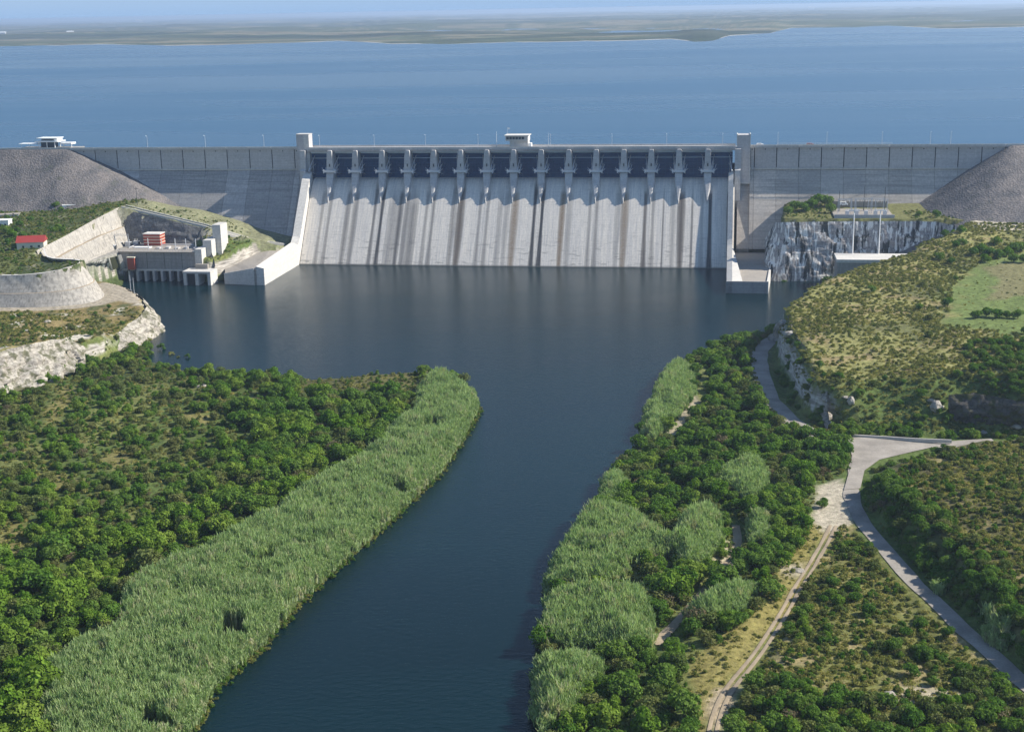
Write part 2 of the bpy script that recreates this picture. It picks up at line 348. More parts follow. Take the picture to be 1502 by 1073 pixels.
def ground_mat():
    t = NT('ground_cover'); a = t.n('Attribute', attribute_name='cover'); v = t.world()
    n = t.noise(v, .45, 5, .65); n2 = t.noise(v, 2.5, 3, .6); g = t.n('NewGeometry'); s = t.n('SeparateXYZ'); t.l(g.outputs['Normal'], s.inputs[0])
    c = t.mix(1, a.outputs['Color'], t.ramp(n, [(.3, .55), (.7, 1.45)]), 'MULTIPLY')
    c = t.mix(t.math('MULTIPLY', t.ramp(n2, [(.5, 0), (.65, 1)]), .45), c, t.mix(1, c, (.45, .62, .4), 'MULTIPLY'))
    lay = t.noise(t.world((.15, .15, 1.4)), .8, 4, .6)
    rock = t.mix(t.ramp(lay, [(.4, 0), (.6, 1)]), (.22, .20, .17), (.46, .43, .38))
    sz = t.n('SeparateXYZ'); t.l(v, sz.inputs[0]); steep = t.math('MULTIPLY', t.ramp(s.outputs[2], [(.42, 1), (.6, 0)]), t.ramp(t.math('MULTIPLY', sz.outputs[2], .1), [(.3, 0), (.5, 1)]))
    c = t.mix(steep, c, rock)
    return t.pbr(c, .95, t.bump(t.math('ADD', n, t.math('MULTIPLY', n2, .4)), .8, .5), spec=.1)
M['ground'] = ground_mat()
def rock_mat(name, a, b, dark, green=.3, streak=False):
    t = NT(name); v = t.world()
    lay = t.noise(t.world((.12, .12, 1.2)), .7, 5, .65, .4); n = t.noise(v, .5, 5, .7); cr = t.n('TexVoronoi', feature='DISTANCE_TO_EDGE'); t.l(t.world((1, 1, .6)), cr.inputs['Vector']); cr.inputs['Scale'].default_value = .35
    c = t.mix(t.ramp(lay, [(.35, 0), (.6, 1)]), b, a)
    c = t.mix(t.ramp(n, [(.52, 0), (.7, .75)]), c, dark)
    c = t.mix(t.math('MULTIPLY', t.math('SUBTRACT', 1, t.ramp(cr.outputs['Distance'], [(0, 0), (.09, 1)])), .5), c, dark)
    if streak:
        sv = t.noise(t.world((1, 1, .05)), .6, 4, .6); c = t.mix(t.ramp(sv, [(.50, 0), (.57, 1)]), c, (.82, .79, .73))
        sd = t.noise(t.world((1, 1, .06)), .33, 3, .6); c = t.mix(t.ramp(sd, [(.54, 0), (.60, .95)]), c, (.03, .035, .035))
    if green:
        gn = t.noise(v, .23, 4, .6); c = t.mix(t.math('MULTIPLY', t.ramp(gn, [(.5, 0), (.6, 1)]), green), c, (.07, .075, .03))
    return t.pbr(c, .95, t.bump(t.math('ADD', lay, n), .9, .6), spec=.1)
M['rock_white'] = rock_mat('limestone_pale', (.45, .42, .36), (.25, .225, .19), (.09, .08, .065), .8)
M['rock_grey'] = rock_mat('limestone_grey', (.36, .33, .29), (.20, .18, .15), (.08, .07, .06), .5)
M['rock_cut'] = rock_mat('rock_cut_streaked', (.44, .405, .38), (.32, .295, .28), (.10, .10, .10), .0, True)
M['rock_dark'] = rock_mat('limestone_shaded_mossy', (.13, .115, .10), (.06, .057, .05), (.02, .02, .018), .85)  # shade of the rock hollow put into the limestone colour, with green growth
M['rock_boulder'] = rock_mat('boulder_grey', (.42, .39, .34), (.30, .27, .23), (.16, .14, .12), .2)
M['rock_streak_pale'] = rock_mat('streaked_pale_slope', (.55, .53, .49), (.42, .40, .37), (.2, .19, .17), .0, True)
M['recess'] = simple('dark_green_recess', (.06, .065, .035), .95, 0, .5, .6)  # flat panel between the ribs, coloured dark green
M['rock_cut_dull'] = rock_mat('rock_cut_dull', (.19, .19, .19), (.14, .14, .145), (.06, .06, .06), .1, False)
def rockfill():
    t = NT('rockfill_grey'); v = t.world(); vo = t.n('TexVoronoi'); t.l(v, vo.inputs['Vector']); vo.inputs['Scale'].default_value = .8
    n = t.noise(v, .06, 4); n2 = t.noise(v, .7, 4, .7)
    c = t.mix(t.ramp(n, [(.38, 0), (.62, 1)]), (.20, .18, .168), (.115, .112, .115)); c = t.mix(.6, c, t.mix(1, c, t.ramp(n2, [(.3, .5), (.7, 1.5)]), 'MULTIPLY'))
    c = t.mix(t.ramp(t.noise(v, .12, 3), [(.6, 0), (.72, .4)]), c, (.10, .11, .07))
    return t.pbr(c, .95, t.bump(vo.outputs['Distance'], .8, .4), spec=.1)
M['rockfill'] = rockfill()
def road_mat(name, col, var):
    t = NT(name); v = t.world(); n = t.noise(v, .12, 5, .6); f = t.noise(v, 2, 3)
    c = t.mix(t.ramp(n, [(.35, 0), (.65, 1)]), col, tuple(x*var for x in col)); c = t.mix(.3, c, t.mix(1, c, t.ramp(f, [(.3, .6), (.7, 1.4)]), 'MULTIPLY'))
    return t.pbr(c, .95, t.bump(f, .3, .05))
M['road'] = road_mat('worn_pale_asphalt', (.33, .30, .26), .65)
M['dirt'] = road_mat('dirt_track', (.36, .29, .20), .7)
M['kerb'] = simple('kerb_concrete', (.5, .48, .44), .9)
def leaf(name, a, b, hue=.5, trans=.35):
    t = NT(name); oi = t.n('ObjectInfo'); n = t.noise(t.coord('Object'), .55, 2); 
    c = t.mix(oi.outputs['Random'], a, b); c = t.mix(1, c, t.ramp(n, [(.3, .6), (.7, 1.45)]), 'MULTIPLY')
    d = t.n('BsdfDiffuse'); t.l(c, d.inputs[0]); tr = t.n('BsdfTranslucent'); t.l(t.mix(1, c, (1.0, 1.15, .55), 'MULTIPLY'), tr.inputs[0])
    m = t.n('MixShader'); m.inputs[0].default_value = trans; t.l(d.outputs[0], m.inputs[1]); t.l(tr.outputs[0], m.inputs[2]); t.l(m.outputs[0], t.out.inputs[0]); return t.m
M['leaf_bright'] = leaf('leaf_bright_green', (.10, .195, .02), (.185, .255, .045))
M['leaf_dark'] = leaf('leaf_deep_green', (.075, .155, .024), (.135, .21, .042))
M['leaf_olive'] = leaf('leaf_olive', (.10, .14, .04), (.17, .18, .065))
M['leaf_scrub'] = leaf('leaf_scrub', (.15, .18, .05), (.27, .26, .085))
M['leaf_dry'] = leaf('leaf_dry_brown', (.17, .14, .085), (.24, .20, .13))
M['leaf_ochre'] = leaf('leaf_ochre_grass', (.27, .26, .08), (.38, .33, .12))
M['reed'] = leaf('reed_grey_green', (.25, .35, .15), (.42, .49, .26), trans=.4)
M['reed_dry'] = leaf('reed_straw', (.42, .43, .27), (.50, .48, .32), trans=.4)

# ------------------------------------------------------------------ ground
xs = np.unique(np.concatenate([np.arange(-1500, -360, 30), np.arange(-360, 340, 2.2), np.arange(340, 1501, 30)]))
ys = np.unique(np.concatenate([np.arange(-400, 230, 15), np.arange(230, 925, 2.2), np.arange(925, 990, 8), [1190.0]]))
GX, GY = np.meshgrid(xs, ys); GZ = G(GX, GY)
uu, ss = WD(GX.ravel(), GY.ravel())
GZ = np.where(ss < -1, -4.0, GZ)
GZ = np.where((ss < 38) & (abs(uu) < 143), -4, GZ)
P2 = np.stack([GX.ravel(), GY.ravel()], 1)
def patch(pts, z, soft=3.0, jit=6.):
    d = sdist(P2, PX(pts, z)); return sm((d+jit*(fbm(P2[:, 0], P2[:, 1], 8)-.5))/soft+.5)
nA = fbm(P2[:, 0], P2[:, 1], 30); nB = fbm(P2[:, 0], P2[:, 1], 7, 3)
def lerp(c, d, t): return c*(1-t[:, None])+np.array(d)*t[:, None]
col = np.tile(np.array([.09, .125, .035]), (len(P2), 1))
col = lerp(col, [.17, .18, .06], sm((nA-.52)*7)*.8)
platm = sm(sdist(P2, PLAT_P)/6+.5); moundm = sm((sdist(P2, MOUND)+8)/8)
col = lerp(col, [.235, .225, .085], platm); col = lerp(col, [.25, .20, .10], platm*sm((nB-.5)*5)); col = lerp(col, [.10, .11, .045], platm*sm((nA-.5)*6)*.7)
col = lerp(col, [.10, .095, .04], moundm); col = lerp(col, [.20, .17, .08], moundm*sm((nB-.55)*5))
col = lerp(col, [.135, .175, .055], patch([(1395,415),(1430,396),(1502,376),(1600,372),(1600,496),(1502,492),(1430,484),(1372,476),(1396,450),(1388,430)], 25.5, 14, 26))
col = lerp(col, [.22, .17, .10], patch([(1440,395),(1600,385),(1600,430),(1502,432),(1450,436),(1470,412)], 27, 4, 14)*.6)
col = lerp(col, [.44, .39, .31], patch([(1428,321),(1470,321),(1560,321),(1560,334),(1455,334),(1430,331)], 36, 2, 3))
CLEAR = patch([(1042,1004),(1062,1008),(1082,1004),(1074,1022),(1062,1050),(1060,1090),(1030,1090),(1038,1045),(1044,1020)], 4.7, 2, 5)
tri = patch([(1215,780),(1250,772),(1300,830),(1380,905),(1470,985),(1540,1073),(1080,1073),(1110,985),(1160,890)], 6)
col = lerp(col, [.15, .15, .05], tri*.9); col = lerp(col, [.27, .22, .11], tri*sm((nB-.60)*7))
strip = patch([(1195,770),(1220,775),(1150,905),(1060,1010),(1035,1073),(1000,1073),(1020,960),(1100,900),(1140,800)], 5.5)
col = lerp(col, [.24, .20, .07], strip*.85)
col = lerp(col, [.42, .37, .29], patch([(1200,712),(1228,705),(1252,722),(1250,770),(1215,782),(1188,762),(1196,742)], 6.5, 2, 4))
for q, z in (([(1285,1020),(1330,1010),(1415,1018),(1400,1035),(1340,1040),(1290,1035)], 5.5), ([(1150,832),(1178,828),(1180,842),(1152,844)], 6), ([(1020,560),(1024,590),(990,640),(978,636),(1000,600)], 3.5), ([(1055,800),(1085,790),(1075,835),(1035,850)], 4)):
    col = lerp(col, [.36, .31, .22], patch(q, z, 2, 5))
col = lerp(col, [.20, .165, .06], patch([(440,548),(560,542),(620,545),(600,565),(500,572),(440,575)], 1.5)*.8)
for q in ([(150,668),(190,660),(195,680),(160,700)], [(60,690),(110,700),(130,712),(80,725)], [(0,760),(50,775),(40,810),(0,815)], [(85,565),(110,570),(95,620),(60,640),(70,600)], [(270,610),(305,612),(300,628),(275,625)], [(250,625),(260,640),(240,650)]):
    col = lerp(col, [.26, .20, .08], patch(q, 1.5, 3, 8)*.6)
col = lerp(col, [.36, .29, .20], CLEAR)
terrm = sm((sdist(P2, TER))/3+.5)
col = lerp(col, [.20, .155, .07], terrm); col = lerp(col, [.09, .095, .04], terrm*sm((nB-.5)*6)); col = lerp(col, [.45, .42, .36], terrm*sm((fbm(P2[:, 0], P2[:, 1], 12)-.58)*9))
dwall, _ = ldist(P2, MD_BASE)
prom = np.maximum(sm((9-dwall)/1.5)*(P2[:, 0] < -200), patch([(150,446),(175,441),(200,445),(206,450),(206,434),(192,424),(176,417),(150,414),(130,430)], 13, 1.5, 1))
col = lerp(col, [.33, .285, .225], prom)
mdm = sm(sdist(P2, MD)/2+.5); col = lerp(col, [.10, .115, .04], mdm); col = lerp(col, [.055, .075, .025], mdm*sm((nA-.48)*8)); col = lerp(col, [.24, .22, .15], mdm*sm((nB-.62)*9))
col = lerp(col, [.27, .255, .235], sm(sdist(P2, YARD)+.5)*(mdm < .5))
abm = sm(sdist(P2, ABUT)/2+.5); col = lerp(col, [.20, .20, .12], abm)
rbm = sm(sdist(P2, RB_P)/2+.5); col = lerp(col, [.15, .15, .06], rbm)
low = sm((2.2-GZ.ravel())/1.5)*(GZ.ravel() > -3); col = lerp(col, [.035, .045, .02], low*.8)
grid_obj('ground', np.stack([GX.ravel(), GY.ravel(), GZ], 1), len(ys), len(xs), M['ground'], True, np.c_[col, np.ones(len(col))], kind='structure')
def gz(X, Y): return G(np.atleast_1d(X), np.atleast_1d(Y))

# water sheets
MB().add([(*DW(-1600, 30), 0), (*DW(1600, 30), 0), (1500, -900, 0), (-1500, -900, 0)], [(0, 3, 2, 1)]).build('river_water', M['river'], kind='structure')
a = [DW(-33000, 1), DW(33000, 1)]
MB().add([(*DW(-2500, -6), 60), (*DW(2500, -6), 60), (9000, 9000, 60), (-9000, 9000, 60)], [(0, 1, 2, 3)]).build('reservoir_water', M['lake'], kind='structure')
# far shore, running to the horizon
def far_land():
    sh = [(-900,74),(-300,70),(0,68),(90,67),(150,65.5),(250,67),(330,66),(420,63),(500,60),(575,64.5),(650,65),(740,62.5),(800,62),(870,61),(930,59.5),(985,57.5),(1020,61.5),(1046,60.5),(1070,53),(1130,49),(1160,41),(1250,40),(1300,38),(1380,42.5),(1450,41),(1502,39.5),(1800,36),(2500,20)]
    pts = [at(x, y, 60) for x, y in sh]; ang = np.array([math.atan2(p[0], p[1]) for p in pts]); rr = np.array([math.hypot(*p) for p in pts])
    an = np.radians(np.linspace(-62, 62, 900)); r0 = np.interp(an, ang, rr); r0 = r0*(1+.028*(fbm(an*4000, an*0, 40)-.5)+.03*(fbm(an*4000, an*0+9, 200)-.5))
    fac = np.concatenate([[.985, 1, 1.006, 1.012, 1.02, 1.03], 1+np.geomspace(.045, 7.5, 60)])
    V = []; C = []
    for k, f in enumerate(fac):
        r = r0*f; X = r*np.sin(an); Y = r*np.cos(an)
        z = 60+np.clip((f-1)*30, -4, 7)+(f > 1.01)*(fbm(X, Y, 900)-.4)*np.clip((f-1)*150, 0, 60)
        n = fbm(X, Y*2.2, 520, 5); n2 = fbm(X, Y*2, 1900)
        c = np.tile(np.array([.06, .075, .04]), (len(an), 1)); c = lerp(c, [.19, .165, .11], sm((n-.52)*8)*.7); c = lerp(c, [.022, .035, .022], sm((n2-.48)*8)*.8)
        c = lerp(c, [.55, .5, .42], np.clip(1-(f-1)/.012, 0, 1)*sm((fbm(X, Y, 300)-.42)*6)*np.ones(len(an)))
        V.append(np.stack([X, Y, z], 1)); C.append(c)
    C = np.vstack(C); grid_obj('far_land', np.vstack(V), len(fac), len(an), M['ground_far'], True, np.c_[C, np.ones(len(C))], kind='structure')
t = NT('far_ground'); a_ = t.n('Attribute', attribute_name='cover'); n = t.noise(t.world((1, 2.5, 1)), .006, 5, .65)
M['ground_far'] = t.pbr(t.mix(1, a_.outputs['Color'], t.ramp(n, [(.3, .5), (.7, 1.6)]), 'MULTIPLY'), 1, spec=0)
far_land()
# the land both sides of the lake beyond the frame and under it all
MB().add([(-42000, -6000, -5), (42000, -6000, -5), (42000, 44000, -5), (-42000, 44000, -5)], [(0, 1, 2, 3)]).build('base_land', M['ground_far'], kind='structure')

# roads
def drape(name, L, w, mat, lift=.06, z=None, step=4., edge=.4):
    L = np.asarray(L); seg = np.r_[0, np.cumsum(np.hypot(*np.diff(L[:, :2], axis=0).T))]; n = max(2, int(seg[-1]/step))
    t = np.linspace(0, seg[-1], n)
    # smooth the line
    C = np.stack([np.interp(t, seg, L[:, k]) for k in range(3)], 1)
    for _ in range(6): C[1:-1] = (C[:-2]+2*C[1:-1]+C[2:])/4
    T = np.gradient(C[:, :2], axis=0); T /= np.hypot(*T.T)[:, None]; N = np.stack([T[:, 1], -T[:, 0]], 1)
    V = []
    for k, f in enumerate((-1, -.5, 0, .5, 1)):
        ww = w/2*f*(1+edge*(vn(t, t*0+k*9, 9)-.5)*(abs(f) == 1))
        V.append(np.c_[C[:, :2]+N*ww[:, None], C[:, 2]+lift+.04*(1-abs(f))])
    V = np.stack(V, 1); return grid_obj(name, V, n, 5, mat, True, kind='structure'), C, N
drape('paved_road', ROAD1, 7.4, M['road']); drape('gravel_road', ROAD2, 4.8, M['road'], .07, edge=.5)
MB().add([(*p, 7.22) for p in JUNC], [tuple(range(11))]).build('road_junction', M['road'], kind='structure')
for off, nm in ((-.85, 'wheel_rut'), (.85, 'wheel_rut')):
    L = TRK1.copy(); d = np.gradient(L[:, :2], axis=0); d /= np.hypot(*d.T)[:, None]; L[:, :2] += np.stack([d[:, 1], -d[:, 0]], 1)*off
    drape('dirt_track', L, 1.0, M['dirt'], .05, edge=.8)
drape('dirt_track', TRK2, 2.6, M['dirt'], .05, edge=.8)
kb = PXZ([(1228,637,7.4),(1262,639,7.6),(1300,641,7.8),(1345,644,8.2),(1396,646,8.6)])
k = MB()
for a, b in zip(kb[:-1], kb[1:]):
    k.add([(a[0], a[1], a[2]-1), (b[0], b[1], b[2]-1), (b[0], b[1]+.5, b[2]-1), (a[0], a[1]+.5, a[2]-1), (a[0], a[1], a[2]+.3), (b[0], b[1], b[2]+.3), (b[0], b[1]+.5, b[2]+.3), (a[0], a[1]+.5, a[2]+.3)], [(0,3,2,1),(4,5,6,7),(0,1,5,4),(1,2,6,5),(2,3,7,6),(3,0,4,7)])
k.build('road_kerb', M['kerb'], label='low pale concrete kerb along the far side of the road junction', cat='kerb')

# ------------------------------------------------------------------ cliffs and rock cuts (real relief)
def ribbon(name, top, bot, mat, cell=1.1, amp=1.6, seed=0, strata=1.0, smooth=False, bulge=0, **k):
    top = np.asarray(top, float); bot = np.asarray(bot, float)
    def rs(L, n):
        s = np.r_[0, np.cumsum(np.hypot(*np.diff(L[:, :2], axis=0).T))]; t = np.linspace(0, s[-1], n); return np.stack([np.interp(t, s, L[:, q]) for q in range(3)], 1)
    ln = np.hypot(*np.diff(top[:, :2], axis=0).T).sum(); ln = max(ln, np.hypot(*np.diff(bot[:, :2], axis=0).T).sum())
    hgt = abs(top[:, 2].mean()-bot[:, 2].mean())+2; nc = max(4, int(ln/cell)); nr = max(4, int(hgt/cell*1.1))
    A, B = rs(top, nc), rs(bot, nc); T = np.gradient((A+B)[:, :2], axis=0); T /= np.hypot(*T.T)[:, None]; N = np.stack([T[:, 1], -T[:, 0]], 1)
    V = np.zeros((nr, nc, 3)); s = np.linspace(0, ln, nc)
    for i in range(nr):
        f = i/(nr-1); z = B*f+A*(1-f)
        zz = z[:, 2]
        blk = vn(np.floor(s/4.2+vn(s, zz, 5)*1.3), np.floor(zz/strata/1.7+vn(s, s*0, 14)*1.5)*7+seed*13, 1.0)
        big = fbm(s+seed*31, zz*.5, 13)
        d = amp*((blk-.5)*1.6+(big-.5)*2.2+(fbm(s, zz+seed, 2.4, 3)-.5)*.55)*math.sin(math.pi*min(1, max(0.12, f*1.0)) if f < .5 else math.pi/2)+bulge*math.sin(math.pi*f)
        V[i, :, :2] = z[:, :2]+N*d[:, None]; V[i, :, 2] = zz
    return grid_obj(name, V, nr, nc, mat, smooth, **k)
def Dn(L): return np.array([(*DW(u, s), z) for u, s, z in L])
# left headland: pale cliffs
ribbon('cliff', PXZ([(-60,524,16.5),(-20,520,16.5),(20,510,16.8),(50,502,16.8),(78,498,16),(98,496,14.5),(112,502,12),(124,508,9.5)]), PXZ([(-60,600,1),(-10,590,1),(15,588,1),(50,572,1),(65,562,1.5),(85,560,1.5),(110,548,1.5),(124,545,1.5)]), M['rock_white'], .8, 4.6, 1, 1.1, kind='structure')
ribbon('cliff', PXZ([(118,506,7.5),(150,500,8),(172,488,8.5),(190,473,9.8),(205,464,11.4),(214,450,13.2),(210,437,13.2),(193,426,13.2),(176,418,13.2)]), np.vstack([PXZ([(118,536,1.2),(150,528,1),(182,518,.5),(210,510,-.5),(224,498,-.5)]), [(-184,703,-.5),(-192,733,-.5),(-205,755,-.5),(-219,778,-.5)]]), M['rock_white'], .8, 2.6, 5, 1.2, kind='structure')
# right plateau: river side, and outcrops on its front
ribbon('cliff', PXZ([(1300,384,29),(1228,407,27),(1188,425,26),(1165,442,25),(1154,457,24),(1163,482,23),(1186,520,22),(1200,556,20),(1215,566,19)]), np.array([(196,752,-1),(166,722,-1),(146,688,-1),(131,658,-1),(121,628,6),(*at(1170,508,6.5),6.5),(*at(1192,560,6.5),6.5),(*at(1200,608,6.5),6.5),(*at(1216,634,6.8),6.8)]), M['rock_grey'], 1.2, 2.4, 9, 1.3, kind='structure')
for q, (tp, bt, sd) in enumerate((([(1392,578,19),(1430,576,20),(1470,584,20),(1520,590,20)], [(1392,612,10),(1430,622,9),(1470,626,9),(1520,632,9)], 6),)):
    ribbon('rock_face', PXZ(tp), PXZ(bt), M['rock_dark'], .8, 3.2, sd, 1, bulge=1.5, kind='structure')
# rock cut behind the right power house and its bench
ribbon('rock_cut', Dn([(163,72,22),(168,78,33.5),(174,84,34.5),(190,82,34.5),(204,80,34.5),(226,79,34.5),(250,78,34.6),(262,80,34.6),(272,92,34)]), Dn([(164,84,-1),(166,90,-1),(172,92,-1),(190,90,-1),(204,88,-1),(226,86,-1),(250,85,-1),(262,88,-1),(274,100,-1)]), M['rock_cut'], .9, 1.0, 21, 1.6, kind='structure')
# rock cut behind the left power house
ribbon('rock_cut', Dn([(-254,72,40),(-240,73,37.2),(-222,74,33.6),(-205,74,29.5),(-193,73,26.6)]), Dn([(-254,78,17.3),(-240,79,17.3),(-222,79,17.3),(-205,79,17.3),(-193,79,10)]), M['rock_cut_dull'], .9, .8, 23, 1.6, kind='structure')
ribbon('rock_face', Dn([(-194,84,25),(-188,92,22),(-180,104,17),(-174,113,10)]), Dn([(-196,88,-1),(-190,98,-1),(-182,112,-1),(-177,119,-1)]), M['rock_cut_dull'], .8, 1.5, 27, 1.2, kind='structure')
ribbon('rock_face', Dn([(-193,72,26.5),(-184,70,23),(-176,74,18),(-172,84,15),(-173,96,12),(-177,106,9.5)]), Dn([(-193,90,14),(-186,88,16),(-180,92,12),(-178,100,8),(-178,108,6),(-180,112,4)]), M['rock_white'], .8, 2.0, 29, 1, kind='structure')

# embankments of rock fill on both wings
def embank(side, ue, ku, ks, toe):
    us_ = np.r_[np.linspace(ue-side*95, ue+side*60, 60), np.linspace(ue+side*70, ue+side*1100, 40)]
    ss_ = np.r_[np.linspace(4, 110, 54)]
    Ug, Sg = np.meshgrid(us_, ss_); du = np.clip((ue-Ug)*side, 0, None); ds = np.clip(Sg-6.4, 0, None)
    z = 72.2-np.sqrt((du*ku)**2+(ds*ks)**2)+(fbm(Ug, Sg, 5, 3)-.5)*.8*(ds > 1); z = np.where(Sg > 108, np.minimum(z, toe-6), z)
    X = OX+Ug*math.cos(TH)-Sg*math.sin(TH); Y = OY-Ug*math.sin(TH)-Sg*math.cos(TH)
    grid_obj('embankment', np.stack([X, Y, z], 2), len(ss_), len(us_), M['rockfill'], True, kind='structure')
embank(-1, -318, .42, .9, 33); embank(1, 316, .62, .42, 36)

# ------------------------------------------------------------------ the dam
dam = dam_empty('concrete_dam', 0, 0, 0, label='long grey concrete gravity dam with sixteen spillway gates between river and lake', cat='dam')
PU = [-143.1,-126.2,-108.5,-89.9,-72.4,-54.5,-36.2,-18.5,-0.5,17.9,36.2,54.3,72.4,90.3,108.2,126.8,144.4]
SP = [(6,52),(9,51.7),(12,50.6),(15,48.2),(18,44.9),(22,40),(52.4,0),(55.4,-4)]
def slab(i):
    u0 = PU[i]+.06; u1 = PU[i+1]-.06; nu = 46
    s = []; 
    for a, b in zip(SP[:-1], SP[1:]):
        m = max(1, int(math.dist(a, b)/3)); s += [(a[0]+(b[0]-a[0])*q/m, a[1]+(b[1]-a[1])*q/m) for q in range(m)]
    s.append(SP[-1]); V = []; C = []
    for k, (q, z) in enumerate(s):
        for j in range(nu):
            u = u0+(u1-u0)*j/(nu-1); V.append((u, -q, z)); C.append(stain(u, z))
    return grid_obj('spillway_slab', V, len(s), nu, M['spill'], False, C, parent=dam)
ST = {1:(.4,.45,0,0),2:(.5,.5,0,0),3:(.6,.85,0,0),4:(.65,.5,0,0),5:(.4,.5,0,0),6:(.45,.95,0,.3),7:(.4,.4,0,0),8:(.3,.7,0,1),9:(.85,.95,0,0),10:(.9,.3,.8,0),11:(.4,.45,0,0),12:(.3,.8,0,.8),13:(.85,.4,.2,0),14:(.3,.85,0,.2),15:(.3,.95,0,0),0:(0,.9,0,0),16:(.9,0,0,0)}
def bell(x, w): return max(0., 1-abs(x)/w)**.35 if abs(x) < w else 0.
def stain(u, z):
    r = g = 0.
    for k, (a, b, bl, br) in ST.items():
        wl = 1.65*(1+.3*math.sin(k*3.1+z*.07)); l = bell(u-(PU[k]-3.0), wl)*a; rr_ = bell(u-(PU[k]+1.9+.4*math.sin(k)), wl*(1.3 if br else 1))*b
        f = min(1, max(0, (53-z)/8)) if k in (9, 3, 6, 0) else min(1, max(0, (46-z)/4))
        r = max(r, l*f*(1-bl), rr_*f*(1-br)); g = max(g, l*f*bl, rr_*f*br)
        if k in (0, 16) : r = max(r, bell(u-(PU[k]+(2.8 if k == 0 else -2.6)), 1.2)*.95)
    for u0, w, a in ((-80, 4, .35), (-66.5, 3.6, .5), (117.5, .9, .6), (99, .7, .55), (-8, 2, .3)):
        r = max(r, bell(u-u0, w)*a*min(1, max(.0, (50-z)/15)))
    return (min(1, r*1.35), min(1, g*1.2), 0, 1)
for i in range(16): slab(i)
MB().prof(-143, 144.3, [(-6,-4),(7,51.6),(12,50.2),(15,47.8),(18,44.5),(22,39.6),(52,-.6),(54,-4)]).build('spillway_core', M['concrete_old'], dam)
# piers
def pier_mesh():
    b = MB(); secs = [(-8,1.6,71,40),(15.0,1.6,71,40),(15.05,2.5,56.4,38),(16.0,2.5,55.2,38),(18.0,2.1,50.6,36),(21.0,1.2,45.2,34),(24.2,.3,39.8,31)]
    vs = []
    for s, w, zt, zb in secs:
        ch = min(.5, w*.4); vs += [(-w,-s,zb),(w,-s,zb),(w,-s,zt-ch),(w-ch,-s,zt),(-w+ch,-s,zt),(-w,-s,zt-ch)]
    fs = []
    for k in range(len(secs)-1):
        for j in range(6): fs.append((k*6+j, k*6+(j+1) % 6, (k+1)*6+(j+1) % 6, (k+1)*6+j))
    n = (len(secs)-1)*6; fs += [(0,1,2,3,4,5), (n+5,n+4,n+3,n+2,n+1,n)]
    b.add(vs, fs); return b.mesh('pier', M['concrete_pier'])
M['concrete_pier'] = concrete('pier_concrete', (.50, .49, .48), .7, .4, 0, .3, .06)
pm = pier_mesh()
# trunnion yoke and its small fittings, shared
ym = MB(); ym.ub(-3.7,3.7,15.2,16.6,56.5,57.9); ym.ub(-4.3,-3.7,14.6,17.0,55.9,58.5); ym.ub(3.7,4.3,14.6,17.0,55.9,58.5)
for a_,b_,h_ in ((-4.1,-5.6,59.6),(4.1,5.4,61.5),(4.1,5.9,58.6),(-4.1,-5.9,57.9),(2.6,3.2,60.6),(-2.6,-3.0,59.6)): ym.tube((a_,-16,57.2),(b_,-14.2,h_),.2,.16,4)
ym = ym.mesh('trunnion_yoke', M['galv'])
sm_ = MB(); sm_.ub(-.35,.35,0,.14,-1,.95); sm_ = sm_.mesh('doorway', M['dark'])
for i, u in enumerate(PU[1:-1]):
    p = link(bpy.data.objects.new('pier', pm)); p.parent = dam; p.location = (u, 0, 0)
    y = link(bpy.data.objects.new('trunnion_yoke', ym)); y.parent = p
    d = link(bpy.data.objects.new('doorway', sm_)); d.parent = p; d.location = (0, -15.12, 61.2)
for u, sg in ((PU[0]-2.2, 1), (PU[-1]+1.6, -1)):
    MB().prof(u-1.9, u+1.9, [(-8,30),(11,30),(15.5,38),(15.5,57.5),(14,58.4),(14,71),(-8,71)]).build('pier', M['concrete_pier'], dam)
